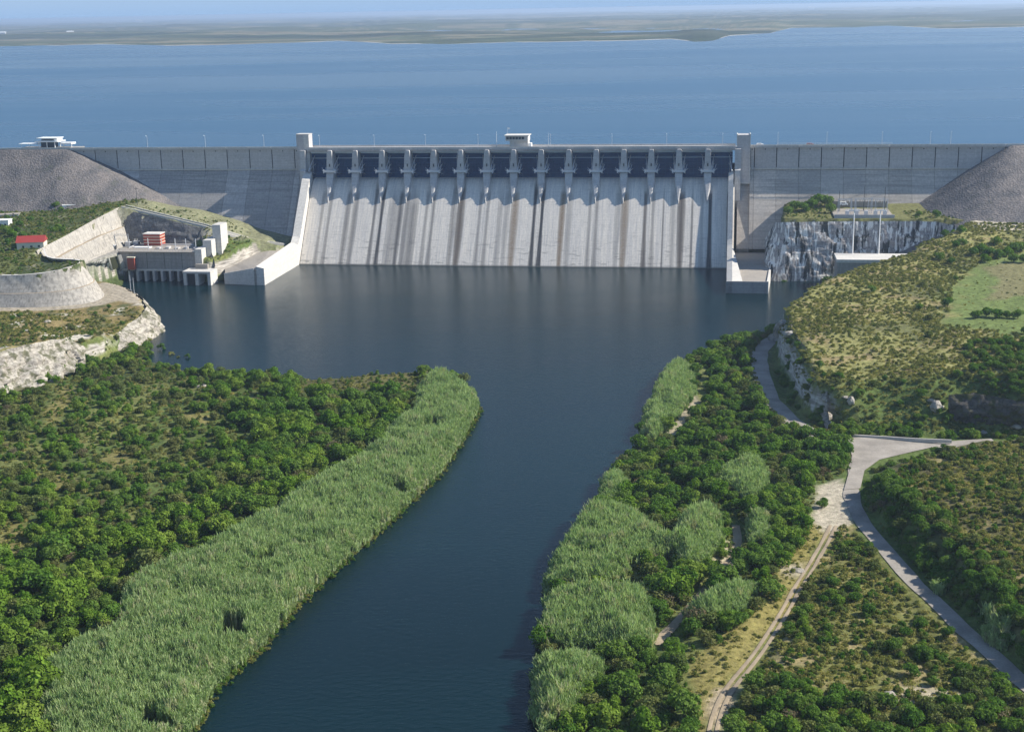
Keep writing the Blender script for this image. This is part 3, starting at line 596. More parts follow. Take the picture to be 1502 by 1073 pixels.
# gates with ribs and radial arms, one per bay
for i in range(16):
    u0, u1 = PU[i]+1.75, PU[i+1]-1.75; c = (u0+u1)/2; w = (u1-u0)/2
    R_ = 15.6; cz, cs = 57.2, 15.4; b = MB(); pts = []
    a0 = math.atan2(68.6-cz, -10.6); a1 = math.atan2(51.8-cz, -14.6)+2*math.pi
    for k in range(11):
        a = a0+(a1-a0)*k/10; pts.append((cs+R_*math.cos(a)*.72, cz+R_*math.sin(a)*.98 if abs(R_*math.sin(a)) < 12 else cz+math.copysign(11.5, math.sin(a))))
    pts = [(3.6+1.6*abs((z-59)/9)**2, z) for z in np.linspace(68.8, 51.9, 9)]
    vs = [(u, -(s_+o), z) for u in (-w, w) for o in (0, .5) for s_, z in pts]; n = 9
    fs = []
    for k in range(n-1):
        fs += [(k, k+1, 2*n+k+1, 2*n+k), (n+k, n+k+1, 3*n+k+1, 3*n+k)]
    fs += [(0, n, 3*n, 2*n), (n-1, 2*n-1, 4*n-1, 3*n-1)]
    for o in (0, 2*n): fs += [(o+k, o+k+1, o+n+k+1, o+n+k) for k in range(n-1)]
    g = MB().add(vs, fs).build('gate', M['navy'], dam); g.location = (c, 0, 0)
    for k, z in enumerate((68.6, 65.0, 61.6, 59.8, 57.4, 55.0, 52.6)):
        s_ = 3.6+1.6*abs((z-59)/9)**2
        MB().ub(-w+.02, w-.02, s_+.5, s_+1.0, z-.16-(k == 0)*.1, z+.16, 0).build('gate_beam', M['rib_light'] if k in (0, 1) else M['rib'], g)
    for k in range(1, 6): MB().ub(-w+2*w*k/6-.1, -w+2*w*k/6+.1, 4.2, 4.75, 52.2, 68.2).build('gate_rib', M['rib'], g)
    for sg in (-1, 1):
        b = MB(); x = sg*(w+.2)
        for z in (66.6, 61.0, 54.4):
            s_ = 4.6+1.6*abs((z-59)/9)**2; b.tube((x-sg*2.4, -s_, z), (x-sg*.5, -15.6, 57.3), .26, .3, 5)
        b.tube((x-sg*1.9, -8.2, 63.6), (x-sg*1.9, -8.2, 55.6), .18, .18, 4); b.tube((x-sg*.9, -13.2, 58.8), (x-sg*.9, -13.2, 56.9), .16, .16, 4)
        b.build('gate_arm', M['galv'], g)
# bridge deck spans
for i in range(16):
    u0, u1 = PU[i]+.03, PU[i+1]-.03
    d = MB().ub(u0, u1, -2.4, 12.0, 71.05, 72.0).ub(u0+.1, u1-.1, 10.6, 11.3, 69.9, 71.05).ub(u0+.1, u1-.1, -1.6, -.9, 69.7, 71.05).build('deck_span', M['concrete_panel'], dam)
    MB().ub(u0, u1, 11.7, 12.0, 72.0, 73.0).build('parapet', M['concrete_pale'], d); MB().ub(u0, u1, -2.4, -2.1, 72.0, 73.0).build('parapet', M['concrete_pale'], d)
    MB().ub(u0+2.1, u1-2.1, 6.6, 8.4, 68.9, 69.5).build('walkway', M['rib_light'], d)
# gravity sections: each monolith with its own upper wall panel
LJ = [-153.8-16.1*k for k in range(14)]; RJ = [156.4+14.2*k for k in range(14)]
def wing(js, first, side):
    e = [first]+js
    for k, (a, b) in enumerate(zip(e[:-1], e[1:])):
        u0, u1 = min(a, b)+.08, max(a, b)-.08; m = 'concrete_stained' if side < 0 else 'concrete_old'
        MB().prof(u0, u1, [(-3,10),(5,10),(37,10),(4.9,56.8),(4.9,57.8),(4.2,57.8),(4.2,60),(-3,60)]).build('monolith', M[m], dam)
        MB().prof(u0-.2, u0+.42, [(-3,58.4),(4.6,58.4),(4.6,71.0),(-3,71.0)]).build('joint', M['dark'], dam)
        w = MB().prof(u0+.45, u1, [(-3,60.02),(4.3,60.02),(4.3,58),(5.1,57.9),(5.1,71.0),(-3,71.0)]).build('wall_panel', M['concrete_panel'], dam)
        MB().ub(u0, u1, -3, 6.3, 71.02, 72.0).build('crest_slab', M['concrete_panel'], dam)
        MB().ub(u0, u1, 6.0, 6.3, 72.0, 73.0).build('parapet', M['concrete_pale'], dam)
        MB().ub((u0+u1)/2-.3, (u0+u1)/2+.3, 5.1, 5.2, 69.6, 70.3).build('vent', M['dark'], w)
        MB().ub(u0, u1, 5.0, 5.7, 57.2, 57.85).build('ledge', M['concrete_pale'], dam)
    a, b = (e[-1], side*1500) if side > 0 else (side*1500, e[-1])
    MB().prof(a+.1, b-.1, [(-3,5),(6,5),(6,71.9),(-3,71.9)]).build('wing_core', M['concrete_panel'], dam)
    MB().ub(a+.1, b-.1, 6.0, 6.35, 71.9, 72.9).build('parapet', M['concrete_pale'], dam)
wing(LJ, -150.2, -1); wing(RJ, 153.8, 1)
MB().prof(-150.2, -145.4, [(-3,5),(32,5),(36,12),(4.9,57),(4.9,72.9),(-3,72.9)]).build('end_monolith', M['concrete_stained'], dam)
MB().prof(146.1, 153.8, [(-3,5),(32,5),(37,10),(5.5,50),(5.5,72.9),(-3,72.9)]).build('end_monolith', M['concrete_old'], dam)
# lift towers at either end of the gates
tw = MB().ub(-150.4,-141.6,1.2,9.2,57,81.2).build('tower', M['concrete_panel'], dam); MB().ub(-150.6,-141.4,1,9.4,81.2,81.6).build('roof_slab', M['concrete_pale'], tw)
MB().ub(-145.2,-141.58,9.2,9.5,57,81.2).build('sunlit_strip', M['concrete_pale'], tw)  # added pale strip: puts sunlight on the tower's right side into the colour
tw = MB().ub(145.4,153.6,-1,9.4,49.2,79.6).build('tower', M['concrete_panel'], dam); MB().ub(145.1,145.6,-1.2,9.8,48.6,80.2).build('fin', M['concrete_pale'], tw); MB().ub(153.4,153.9,-1.2,9.8,48.6,80.2).build('fin', M['concrete_pale'], tw)
MB().ub(145.1,153.9,9.4,9.8,48.2,49.2).build('sill', M['concrete_pale'], tw); MB().ub(146.6,147.3,9.4,9.48,62,70).build('slot_window', M['dark'], tw)
# training walls
def twall(ui, uo, side):
    pr = [(12,46),(12,57),(14.5,56.6),(20,52.5),(40,27.5),(47,18.4),(52,14.6),(122,11.6 if side < 0 else 7.0),(122,-4),(56,-5)]
    if side > 0: pr = [(12,46),(12,57),(14.5,56.6),(20,52.5),(40,27.5),(47,18.4),(52,15.6),(129,7.0),(129,-4),(56,-5)]
    b = MB(); n = len(pr); 
    # top edge slopes towards the water side, so the inner face and coping read as one pale band
    vs = [(ui, -s, z-(0 if k in (0, n-1, n-2) else 1.2)) for k, (s, z) in enumerate(pr)]+[(uo, -s, z) for s, z in pr]
    b.add(vs, [(i, (i+1) % n, n+(i+1) % n, n+i) for i in range(n)]+[tuple(range(n))[::-1], tuple(range(n, 2*n))])
    return b.build('training_wall', M['concrete_pale'], dam)
twall(-139.6, -144.6, -1); twall(140.2, 143.4, 1)
# apron blocks at the toe on either side
ap = MB().plan([(-144.8,-36),(-144.8,-122),(-146.2,-122),(-166,-118.5),(-173,-100),(-171.5,-84),(-166,-62),(-160,-40)], -5, [11.8,9.4,9.4,5.6,6.5,8.0,10.5,12]).build('apron', M['concrete_floor'], dam)
MB().plan([(-146.0,-122.0),(-146.0,-122.6),(-166.4,-119.2),(-166.3,-118.4)], -5, [10.6,10.6,6.6,6.6]).build('end_wall', M['concrete_pale'], ap)
ap = MB().plan([(143.2,-36),(143.2,-128),(163.2,-127.6),(165.3,-92),(166,-62),(164,-36)], -5, [7.6,6.2,6.2,6.4,7,7.6]).build('apron', M['concrete_floor'], dam)
MB().ub(139.9,163.4,128.0,129,-5,7.0).build('end_wall', M['concrete'], ap)
MB().plan([(163.0,-129),(164.0,-129),(166.3,-92),(165.2,-92)], -5, 7.1).build('end_wall', M['concrete_pale'], ap)
MB().add([(143.4,-52,15.4),(143.4,-129,7),(149.4,-127,6.3),(147,-92,6.5),(145,-56,7.4),(143.4,-52,6),(143.4,-129,6)], [(0,1,2,3),(0,3,4),(0,4,5),(1,6,2)]).build('batter', M['concrete_pale'], ap)

# ------------------------------------------------------------------ crest furniture
lampm = MB().tube((0,0,0),(0,0,8.6),.16,.1,5).tube((0,0,8.5),(0,-1.6,8.9),.09,.07,4).mesh('pole', M['galv']); headm = MB().box(-.25,.25,-2.3,-1.4,8.78,8.98).mesh('lamp_head', M['white'])
LAMPS = [(550,196,'beside the second pier from the left tower'),(625,194,'left of the fourth gate group'),(702,193,'left of the control house'),(808,190,'right of the control house'),(898,192,'right of the control house, midway'),(978,192,'above the thirteenth pier'),(1060,192,'just left of the right tower'),(1141,191,'first beyond the right tower'),(1213,197,'on the right wing, over pale railings'),(1294,190,'on the right wing above the switchyard'),(1365,199,'on the right wing past the switchyard'),(1395,199,'near the far end of the right wing'),(470,198,'next to the left tower'),(386,201,'on the left wing nearest the left tower'),(300,203,'halfway along the left wing'),(215,204,'on the left wing near the rock fill')]
NAMES = ['third from the left tower on the spillway bridge','fourth from the left tower on the spillway bridge','just left of the flagged control house','just right of the control house pole','two posts right of the control house','second left of the right tower','nearest left of the right tower','first beyond the right tower','second beyond the right tower','directly above the switchyard gantries','fourth beyond the right tower','fifth beyond the right tower','beside the left tower on the bridge','first left of the left tower','second left of the left tower','third left of the left tower']
for (x, y, _), nm in zip(LAMPS, NAMES):
    # along-dam position from the sight line at the parapet
    lo, hi = -420., 420.
    for _i in range(40):
        m_ = (lo+hi)/2; X, Y = DW(m_, 7.5); lo, hi = (m_, hi) if seen((X, Y, 73))[0] < x else (lo, m_)
    s_ = 8.9 if abs(lo) < 143 else 5.5
    e = dam_empty('street_lamp', lo, s_, 72, label='thin lamp post on the dam crest, '+nm, cat='street lamp', group='lamp posts along the dam crest')
    for n_, mm in (('pole', lampm), ('lamp_head', headm)): o = link(bpy.data.objects.new(n_, mm)); o.parent = e
e = dam_empty('mast', -13.5, 3, 72, label='tall plain white mast left of the control house', cat='mast'); MB().tube((0,0,0),(0,0,10.2),.2,.12,6).build('pole', M['white'], e); MB().box(-.5,.5,-.5,.5,0,.5).build('base', M['concrete'], e)
e = dam_empty('mast', 21.5, 3, 72, label='tall slim mast right of the control house', cat='mast'); MB().tube((0,0,0),(0,0,9.6),.14,.1,6).build('pole', M['galv'], e); MB().box(-.4,.4,-.4,.4,0,.5).build('base', M['concrete'], e)
# control house
ch = dam_empty('control_house', 0, 0, 72, label='small pale control house with a dark window band on the middle of the dam', cat='control house')
MB().ub(-4,8.2,-1,7,0,4.3).build('lower_storey', M['concrete_pale'], ch); up = MB().ub(-6.6,8.4,-2,8.6,4.32,7.6).build('upper_storey', M['concrete_pale'], ch)
for k in range(6): MB().ub(-6.0+k*2.05,-6.0+k*2.05+1.7,8.6,8.66,5.3,7.0).build('window', M['glass'], up)
MB().ub(8.4,8.5,-1,7.6,4.5,7.8).build('side_wall', M['white'], ch); MB().ub(-7.4,9.2,-2.8,9.6,7.62,8.1).build('roof', M['concrete_pale'], ch); MB().ub(8.3,10.4,2,6,0,2.6).build('porch', M['white'], ch)
fl = dam_empty('flagpole', -6.4, 0, 80.1, label='flagpole with a small pale flag on the control house roof', cat='flagpole'); MB().tube((0,0,0),(0,0,4.4),.08,.06,5).build('pole', M['white'], fl)
MB().add([(0,0,4.3),(.9,.1,4.2),(1.5,-.05,4.1),(1.5,-.02,3.2),(.9,.12,3.3),(0,0,3.4),(0,.05,3.4),(0,.05,4.3)], [(0,1,4,5),(1,2,3,4)]).build('flag', M['white'], fl)
# railing section and a few parked vehicles on the right crest
rl = dam_empty('guard_rail', 171, 7, 73, label='pale metal guard railing on the crest right of the right tower', cat='railing'); r_ = MB()
for z in (.4, .8, 1.2): r_.ub(0,72,-.05,.05,z-.05,z+.05)
r_.build('rail', M['white'], rl)
p_ = MB().tube((0,0,0),(0,0,1.25),.07,.07,4).mesh('post', M['white'])
for k in range(25): o = link(bpy.data.objects.new('post', p_)); o.parent = rl; o.location = (k*3, 0, 0)
def vehicle(u, s, z, rz, col, label, cat='car', van=False):
    e = dam_empty('parked_'+('van' if van else 'car'), u, s, z, label=label, cat=cat); e.rotation_euler[2] += rz; h = 2.2 if van else 1.45
    b = MB(); pr = [(-2.3,.35),(2.3,.35),(2.35,.85),(1.4,1.0),(.9,h-.05),(-1.7,h),(-2.25,1.05)] if not van else [(-2.6,.35),(2.6,.35),(2.65,1.0),(2.2,1.3),(1.6,h),(-2.5,h),(-2.6,1.0)]
    n = len(pr); b.add([(x, y, zz) for y in (-.88, .88) for x, zz in pr], [(i, (i+1) % n, n+(i+1) % n, n+i) for i in range(n)]+[tuple(range(n))[::-1], tuple(range(n, 2*n))]); b.build('body', col, e)
    MB().box(-1.3,.8,-.9,.9,1.05 if not van else 1.35,1.35 if not van else 1.9).build('window', M['glass'], e)
    for x in (-1.5, 1.5):
        for y in (-.8, .8): MB().tube((x, y-.12, .35), (x, y+.12, .35), .35, .35, 10).build('wheel', M['dark'], e)
vehicle(212, 34, 37.6, 0, M['white'], 'white van parked beside the switchyard under the right wing', 'van', True)
vehicle(160, 1.5, 72, 0, M['white'], 'white car on the crest road just beyond the right tower')
vehicle(192, 1.0, 72, 0, M['orange'], 'red car on the crest road right of the white car')
# visitor pavilion on the left crest
pv = dam_empty('pavilion', -340, -6, 72, label='white two tier pavilion with flat canopies on the left end of the crest', cat='pavilion')
MB().ub(-18,26,-6,8,-.6,.15).build('platform', M['concrete'], pv)
for k, (x, s_) in enumerate([(-3,-3),(3,-3),(9,-3),(-3,5),(3,5),(9,5)]): MB().tube((x,-s_,.1),(x,-s_,4.2),.35,.35,6).build('column', M['white'], pv)
MB().ub(-2,8,-2,4,.15,4.1).build('hall', M['glass'], pv); MB().ub(-5,12.5,-5,7,4.22,4.8).build('roof', M['white'], pv); u_ = MB().ub(-1,11,-3,5,4.82,6.6).build('upper_storey', M['white'], pv); MB().ub(-.8,8.6,5,5.06,5.2,6.2).build('window', M['glass'], u_); MB().ub(-4,11.6,-4,6,6.62,7.1).build('roof', M['white'], pv)
MB().ub(-19,-5.1,-3,4,2.6,3.0).build('canopy', M['white'], pv)
for x in (-18, -12): MB().tube((x,-2,.1),(x,-2,2.6),.18,.18,5).build('column', M['white'], pv)
MB().ub(12.6,21,-3,4,2.4,3.6).build('canopy', M['white'], pv)
for x in (14, 20): MB().tube((x,-2,.1),(x,-2,2.4),.3,.3,5).build('column', M['white'], pv)

# ------------------------------------------------------------------ left power house
ph = dam_empty('power_house', -211, 112, 0, label='grey concrete power house with draft tube openings beside the left bank', cat='power house')
U = lambda u: u+211.0
def pb(u0, u1, s0, s1, z0, z1, b=None): return (b or MB()).ub(U(u0), U(u1), s0-112, s1-112, z0, z1)
pb(-237.4,-187.4,84,111.2,6.6,17.9).build('wall', M['concrete'], ph)
pb(-237.6,-187.0,82,112.6,17.92,18.5).build('roof', M['concrete_floor'], ph)
pb(-237.2,-187.6,84,108,-3,6.58).build('inner_wall', M['dark'], ph); pb(-237.4,-187.2,111.2,112.4,6.4,7.4).build('ledge', M['concrete_pale'], ph)
for k in range(10): pb(-237.3+k*5.4,-235.9+k*5.4,108,113.2,-3,6.4).build('draft_tube_pier', M['concrete_panel'], ph)
for k in range(4): pb(-231+k*11.5,-230.8+k*11.5,111.2,111.26,7.6,17.6).build('joint', M['dark'], ph)
e1 = pb(-187.3,-182.8,82,112.2,-3,20.2).build('end_block', M['concrete_pale'], ph)
pb(-184.8,-179.2,84,104,-3,24.5).build('stair_block', M['concrete_pale'], ph); pb(-181,-175.6,84,96,-3,33.0).build('stair_tower', M['concrete_pale'], ph)
pb(-191,-173,112.8,125,7.3,8.6).build('gate_deck', M['concrete_pale'], ph)
for u in (-190.6,-183,-175): pb(u,u+2.0,113,125,-3,7.28).build('portal_leg', M['concrete_pale'], ph)
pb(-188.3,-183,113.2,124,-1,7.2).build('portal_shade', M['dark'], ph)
b = pb(-186,-178,113.5,116,8.6,11.4).build('hoist', M['concrete_floor'], ph)
for u in (-212,-203,-196,-189.5,-221): MB().tube((U(u),8,18.5),(U(u),8,25.5),.28,.28,6).build('vent_pipe', M['galv'], ph)
b = MB()
for z in (19.1, 19.7): pb(-237.4,-187.4,112.2,112.3,z-.05,z+.05,b)
for k in range(26): pb(-237.3+k*1.98,-237.2+k*1.98,112.2,112.3,18.5,19.7,b)
b.build('railing', M['galv'], ph)
for k in range(5): pb(-217+k*6.2,-214.5+k*6.2,98,102,18.52,19.3+.5*(k % 2)).build('roof_hatch', M['concrete_panel'], ph)
MB().tube((U(-232),24,19),(U(-190),24,19),.3,.3,6).build('pipe', M['galv'], ph); MB().tube((U(-236),30,18.8),(U(-236),12,18.8),.3,.3,6).build('pipe', M['galv'], ph)
# orange cabin on the roof and on the front
c = dam_empty('roof_cabin', -224.5, 86, 18.5, label='orange red cabin with pale bands on the left power house roof', cat='cabin')
MB().box(-5.6,5.6,-4,4,0,7.2).build('wall', M['orange'], c); MB().box(-5.9,5.9,-4.3,4.3,7.22,7.7).build('roof', M['concrete_pale'], c)
for k in range(3): MB().box(-5.63,5.63,-4.06,-4.0,1.6+k*1.9,2.0+k*1.9).build('band', M['cream'], c); MB().box(5.6,5.66,-4,4,1.6+k*1.9,2.0+k*1.9).build('band', M['cream'], c)
c = dam_empty('gate_hoist', -228.5, 114, 6.5, label='small orange red hoist cabin on the front of the left power house', cat='hoist'); MB().box(-2.3,2.3,-1.2,1.2,1,8.4).build('body', M['orange'], c); MB().box(-2.6,2.6,-1.5,1.5,8.42,9).build('roof', M['cream'], c)
for x in (-2, 2): MB().box(x-.2,x+.2,-1,1,0,1).build('leg', M['darkpole'], c)
MB().ub(U(-233),U(-222),-16,-12,18.5,19.1).build('hatch', M['white'], ph)
# transformer yard behind the left power house
for k, (u, s_) in enumerate([(-248,88),(-242,87),(-247,100),(-238,84)]):
    e = dam_empty('transformer', u, s_, 17.4, label='grey transformer in the left yard, '+('under the corner of the rock cut','second from the rock corner','nearest the sloping side wall','next to the orange cabin')[k], cat='transformer', group='transformers behind the left power house')
    MB().box(-1.8,1.8,-1.3,1.3,0,3).build('tank', M['galv'], e); MB().box(-2.4,-1.82,-1.1,1.1,.4,2.6).build('radiator', M['darkpole'], e); MB().box(1.82,2.4,-1.1,1.1,.4,2.6).build('radiator', M['darkpole'], e)
    for x in (-1, 0, 1): MB().tube((x,0,3),(x,0,4.6),.14,.08,5).build('bushing', M['white'], e)
def gantry(u, s_, z, w, h, label, name='line_gantry', mat='galv', group=None):
    e = dam_empty(name, u, s_, z, label=label, cat='gantry', group=group)
    for x in (-w/2, w/2):
        MB().tube((x-.5,0,0),(x,0,h),.16,.12,4).tube((x+.5,0,0),(x,0,h),.16,.12,4).build('leg', M[mat], e)
    b = MB()
    for z_ in (h, h-.8): b.box(-w/2-.6, w/2+.6, -.1, .1, z_-.1, z_+.1)
    for k in range(int(w)): b.tube((-w/2+k,0,h-.8),(-w/2+k+1,0,h),.06,.06,3)
    b.build('beam', M[mat], e)
    for x in np.linspace(-w/3, w/3, 3): MB().tube((x,0,h-.9),(x,0,h-2.2),.1,.1,5).build('insulator', M['white'], e)
gantry(-243, 94, 17.4, 9, 9, 'steel line gantry behind the left power house cabin')
gantry(-250, 96, 17.4, 7, 6.5, 'low steel gantry at the left corner of the power house yard')
# side wall of the tailrace and the two tier cut wall
sw = empty('tailrace_wall', (0, 0, 0), label='pale sloping tailrace wall with a dark recess left of the power house', cat='wall')
A = [DW(-243,147), DW(-239.5,107)]; 
tp = PXZ([(112,392,16),(133,385,17.2),(158,379,17.3),(160,378.5,17.3),(171,375.5,17.3),(172,375,17.6),(177,374,17.6)]); bt_ = PXZ([(128,402,5),(146,408,1),(167,413,-.5),(169,413,-.5),(181,410,-.5),(182,409.5,-.5),(189,408,-.5)])
def sheet(nm, a, b, mat, off=0., nn=6):
    V = [(np.array(tp[a])*(1-f)+np.array(bt_[a])*f) for f in np.linspace(0, 1, nn)]; V2 = [(np.array(tp[b])*(1-f)+np.array(bt_[b])*f) for f in np.linspace(0, 1, nn)]
    m = MB(); m.add([tuple(p+np.array([off, -off, off])) for p in V+V2]+[tuple(p+np.array([-3, 3, -2])) for p in V+V2], [(k, k+1, nn+k+1, nn+k) for k in range(nn-1)]+[(2*nn+k, 2*nn+k+1, 3*nn+k+1, 3*nn+k) for k in range(nn-1)]+[(k, k+1, 2*nn+k+1, 2*nn+k) for k in range(nn-1)]+[(nn+k, nn+k+1, 3*nn+k+1, 3*nn+k) for k in range(nn-1)]); return m.build(nm, mat, sw)
sheet('wall', 0, 1, M['concrete_wall']); sheet('wall', 1, 2, M['rock_streak_pale']); sheet('rib', 2, 3, M['concrete_pale'], .5); sheet('recess', 3, 4, M['recess']); sheet('rib', 5, 6, M['concrete_pale'], .5)
cw = empty('cut_wall', (0, 0, 0), label='two tier pale cut wall facing the left power house yard', cat='wall')
ribbon('upper_tier', Dn([(-247,196,33.6),(-252,146,35),(-254,110,37.5),(-253.5,71,40.5)]), Dn([(-243,200,26),(-249,146,27),(-251,110,28),(-250.5,71,28.5)]), M['concrete_wall'], 1.6, .5, 4, parent=cw)
ribbon('lower_tier', Dn([(-241,200,25.9),(-247.5,146,26.9),(-249.5,110,27.9),(-249,71,28.4)]), Dn([(-238,200,15),(-243.5,146,17.2),(-245,110,17.2),(-245,71,17.2)]), M['concrete_wall'], 1.6, .4, 6, parent=cw)
MB().add([*Dn([(-243,200,26),(-249,146,27),(-251,110,28),(-250.5,71,28.5)]), *Dn([(-241,200,25.9),(-247.5,146,26.9),(-249.5,110,27.9),(-249,71,28.4)])], [(0,1,5,4),(1,2,6,5),(2,3,7,6)]).build('ledge', M['dirt'], cw)
# curved two tier retaining wall round the mound
rw = empty('retaining_wall', (0, 0, 0), label='long curved pale retaining wall in two tiers above the left promenade', cat='wall')
def blend(a, b, f, z): a = np.asarray(a); b = np.asarray(b); r = a*(1-f)+b*f; r = r.copy(); r[:, 2] = z(a[:, 2], b[:, 2]); return r
bs = np.vstack([MD_BASE, [(*at(152,424,13), 13), (*DW(-225,205),13),(*DW(-236,180),14)]]); te = np.vstack([MD_EDGE[:, :3], [(*DW(-228,222),33.2),(*DW(-238,205),33.5),(*DW(-245,192),33.5)]])
nb = 40
def rsm(L, n):
    L = np.asarray(L, float); s = np.r_[0, np.cumsum(np.hypot(*np.diff(L[:, :2], axis=0).T))]; t = np.linspace(0, s[-1], n); C = np.stack([np.interp(t, s, L[:, q]) for q in range(3)], 1)
    for _ in range(2): C[1:-1] = (C[:-2]+2*C[1:-1]+C[2:])/4
    return C
B_, T_ = rsm(bs, nb), rsm(te, nb)
mid = B_*.5+T_*.5; mid2 = mid.copy(); low = B_*.55+T_*.45; low2 = B_*.62+T_*.38; low2[:, 2] = low[:, 2]-.1
ribbon('upper_tier', T_+[0, 0, .3], low, M['concrete_wall'], 1.6, .25, 8, parent=rw); ribbon('lower_tier', low2, B_, M['concrete_wall'], 1.6, .15, 9, parent=rw)
MB().add([*low, *low2], [(k, k+1, nb+k+1, nb+k) for k in range(nb-1)]).build('ledge', M['dirt'], rw)
MB().add([*(T_+[0, 0, .3]), *(T_+[0, 2.2, .3])], [(k, k+1, nb+k+1, nb+k) for k in range(nb-1)]).build('coping', M['concrete_pale'], rw)
for nm, x, y, lb in (('marker_post', 197, 430, 'thin pale post at the edge of the left promenade, nearer the cliff tip'), ('marker_post', 192, 426, 'thin pale post at the edge of the left promenade, nearer the power house')):
    X, Y = at(x, y, 13); e = empty(nm, (X, Y, 12.8), label=lb, cat='post', group='posts on the left promenade edge'); MB().tube((0,0,0),(0,0,9),.16,.12,5).build('pole', M['galv'], e); MB().box(-.4,.4,-.4,.4,0,.4).build('base', M['concrete'], e)
# terrace kerb
# stairs / walkway with pale coping down the left abutment
wk = empty('hillside_walkway', (0, 0, 0), label='pale walkway slanting down the left abutment against the dam', cat='walkway')
for o_, nm in ((0, 'kerb'), (5.5, 'kerb')):
    L = Dn([(-252,71-o_*1.2,40.6),(-222,72-o_,34.2),(-196,71-o_,28),(-184,69-o_,23.6),(-172,60-o_,17.6),(-150,50-o_*.3,12.8)]); b = MB()
    for a, c_ in zip(L[:-1], L[1:]):
        b.add([tuple(a+np.array([0,0,-1])), tuple(c_+np.array([0,0,-1])), tuple(c_+np.array([.2,.7,-1])), tuple(a+np.array([.2,.7,-1])), tuple(a+np.array([0,0,.5])), tuple(c_+np.array([0,0,.5])), tuple(c_+np.array([.2,.7,.5])), tuple(a+np.array([.2,.7,.5]))], [(0,3,2,1),(4,5,6,7),(0,1,5,4),(1,2,6,5),(2,3,7,6),(3,0,4,7)])
    b.build('kerb', M['kerb'], wk)
# houses on the mound
def house(x, y, z, w, d, h, wall, roof, label, rz=0, gable=True):
    X, Y = at(x, y, z); Z = float(gz(X, Y)[0])-.1; e = empty('house', (X, Y, Z), rz, label=label, cat='house')
    wl = MB().box(-w/2,w/2,-d/2,d/2,0,h).build('wall', wall, e)
    if gable: 
        MB().add([(-w/2-.5,-d/2-.5,h),(w/2+.5,-d/2-.5,h),(w/2+.5,d/2+.5,h),(-w/2-.5,d/2+.5,h),(-w/2-.5,0,h+d*.32),(w/2+.5,0,h+d*.32)], [(0,1,5,4),(2,3,4,5),(0,4,3),(1,2,5),(0,3,2,1)]).build('roof', roof, e)
    else: MB().box(-w/2-.3,w/2+.3,-d/2-.3,d/2+.3,h,h+.4).build('roof', roof, e)
    MB().box(-w*.3,-w*.3+1,-d/2-.05,-d/2,0,2.1).build('door', M['dark'], e)
    for q in (.0, .28): MB().box(w*q,w*q+1.2,-d/2-.05,-d/2,1,2.1).build('window', M['glass'], e)
house(48, 367, 31, 15, 10, 4, M['cream'], M['redroof'], 'small cream house with a bright red roof on the left mound', .12)
house(108, 306, 35, 14, 6, 2.4, M['white'], M['white'], 'low white building by the green edge of the left mound', .25, False)
house(2, 333, 32, 12, 7, 4, M['white'], M['white'], 'white flat roofed house at the left frame edge among trees', 0, False)
house(-2, 298, 34, 16, 8, 4, M['cream'], M['concrete_pale'], 'pale long building at the left frame edge below the rock fill', 0, False)
house(8, 318, 33, 18, 7, 1.2, M['concrete_pale'], M['concrete_floor'], 'low grey slab building left of the white tank', .2, False)
X, Y = at(49, 310, 33); e = empty('water_tank', (X, Y, float(gz(X, Y)[0])), label='small white water tank on a slim stand below the rock fill', cat='water tank')
MB().tube((0,0,3.2),(0,0,6.6),1.5,1.5,12).build('tank', M['white'], e)
for x, y in ((-1,-1),(1,-1),(1,1),(-1,1)): MB().tube((x,y,0),(x*.8,y*.8,3.2),.12,.12,4).build('leg', M['galv'], e)
for x, y, lb in ((90, 300, 'dark utility pole left of the rock fill centre'), (202, 305, 'dark utility pole beside the slanting walkway')):
    X, Y = at(x, y+2, 36); e = empty('utility_pole', (X, Y, float(gz(X, Y)[0])-.2), label=lb, cat='utility pole'); MB().tube((0,0,0),(0,0,12),.2,.14,6).build('pole', M['darkpole'], e); MB().box(-1.2,1.2,-.1,.1,10.8,11.05).build('crossarm', M['darkpole'], e)

# ------------------------------------------------------------------ right power house and switchyard
p2 = dam_empty('power_house', 221, 104, 0, label='low blue grey power house with a white roof edge below the streaked rock cut', cat='power house')
MB().ub(-17.6,30,-12,8,-3,15.4).build('wall', M['concrete_blue'] if 'concrete_blue' in M else M['concrete'], p2); MB().ub(-18,30,-12.6,8.6,15.42,17.3).build('roof', M['concrete_pale'], p2); MB().ub(-17.4,20,8.0,8.3,4.6,5.2).build('ledge', M['dark'], p2); MB().ub(-17.3,18,8.0,8.2,-2,4.4).build('shutter', M['darkpole'], p2)
yd = dam_empty('switchyard', 224, 48, 35.4, label='pale fenced switchyard platform on the bench under the right wing', cat='switchyard')
MB().ub(-20,15,-16,22,-1,.5).build('slab', M['concrete_floor'], yd); MB().ub(-20.2,15.2,22,22.5,-1.5,1.8).build('front_wall', M['concrete_panel'], yd); MB().ub(-20,15,-17,-16.5,-1,4.5).build('back_wall', M['concrete_floor'], yd)
for k, (x, h) in enumerate(((1255, 297), (1288, 293))):
    u = (213.5, 228.5)[k]; e = dam_empty('line_tower', u, 92, 17.3, label=('white single post line tower on the right power house roof, nearer the river','white single post line tower on the right power house roof, farther from the river')[k], cat='line tower', group='white line towers over the right power house')
    MB().tube((0,0,0),(0,0,26),.45,.3,6).build('post', M['white'], e); MB().box(-3.2,3.2,-.2,.2,25.4,26).build('crossarm', M['white'], e)
    for x in (-2.8, 0, 2.8): MB().tube((x,0,25.4),(x,0,23.8),.1,.1,4).build('insulator', M['white'], e)
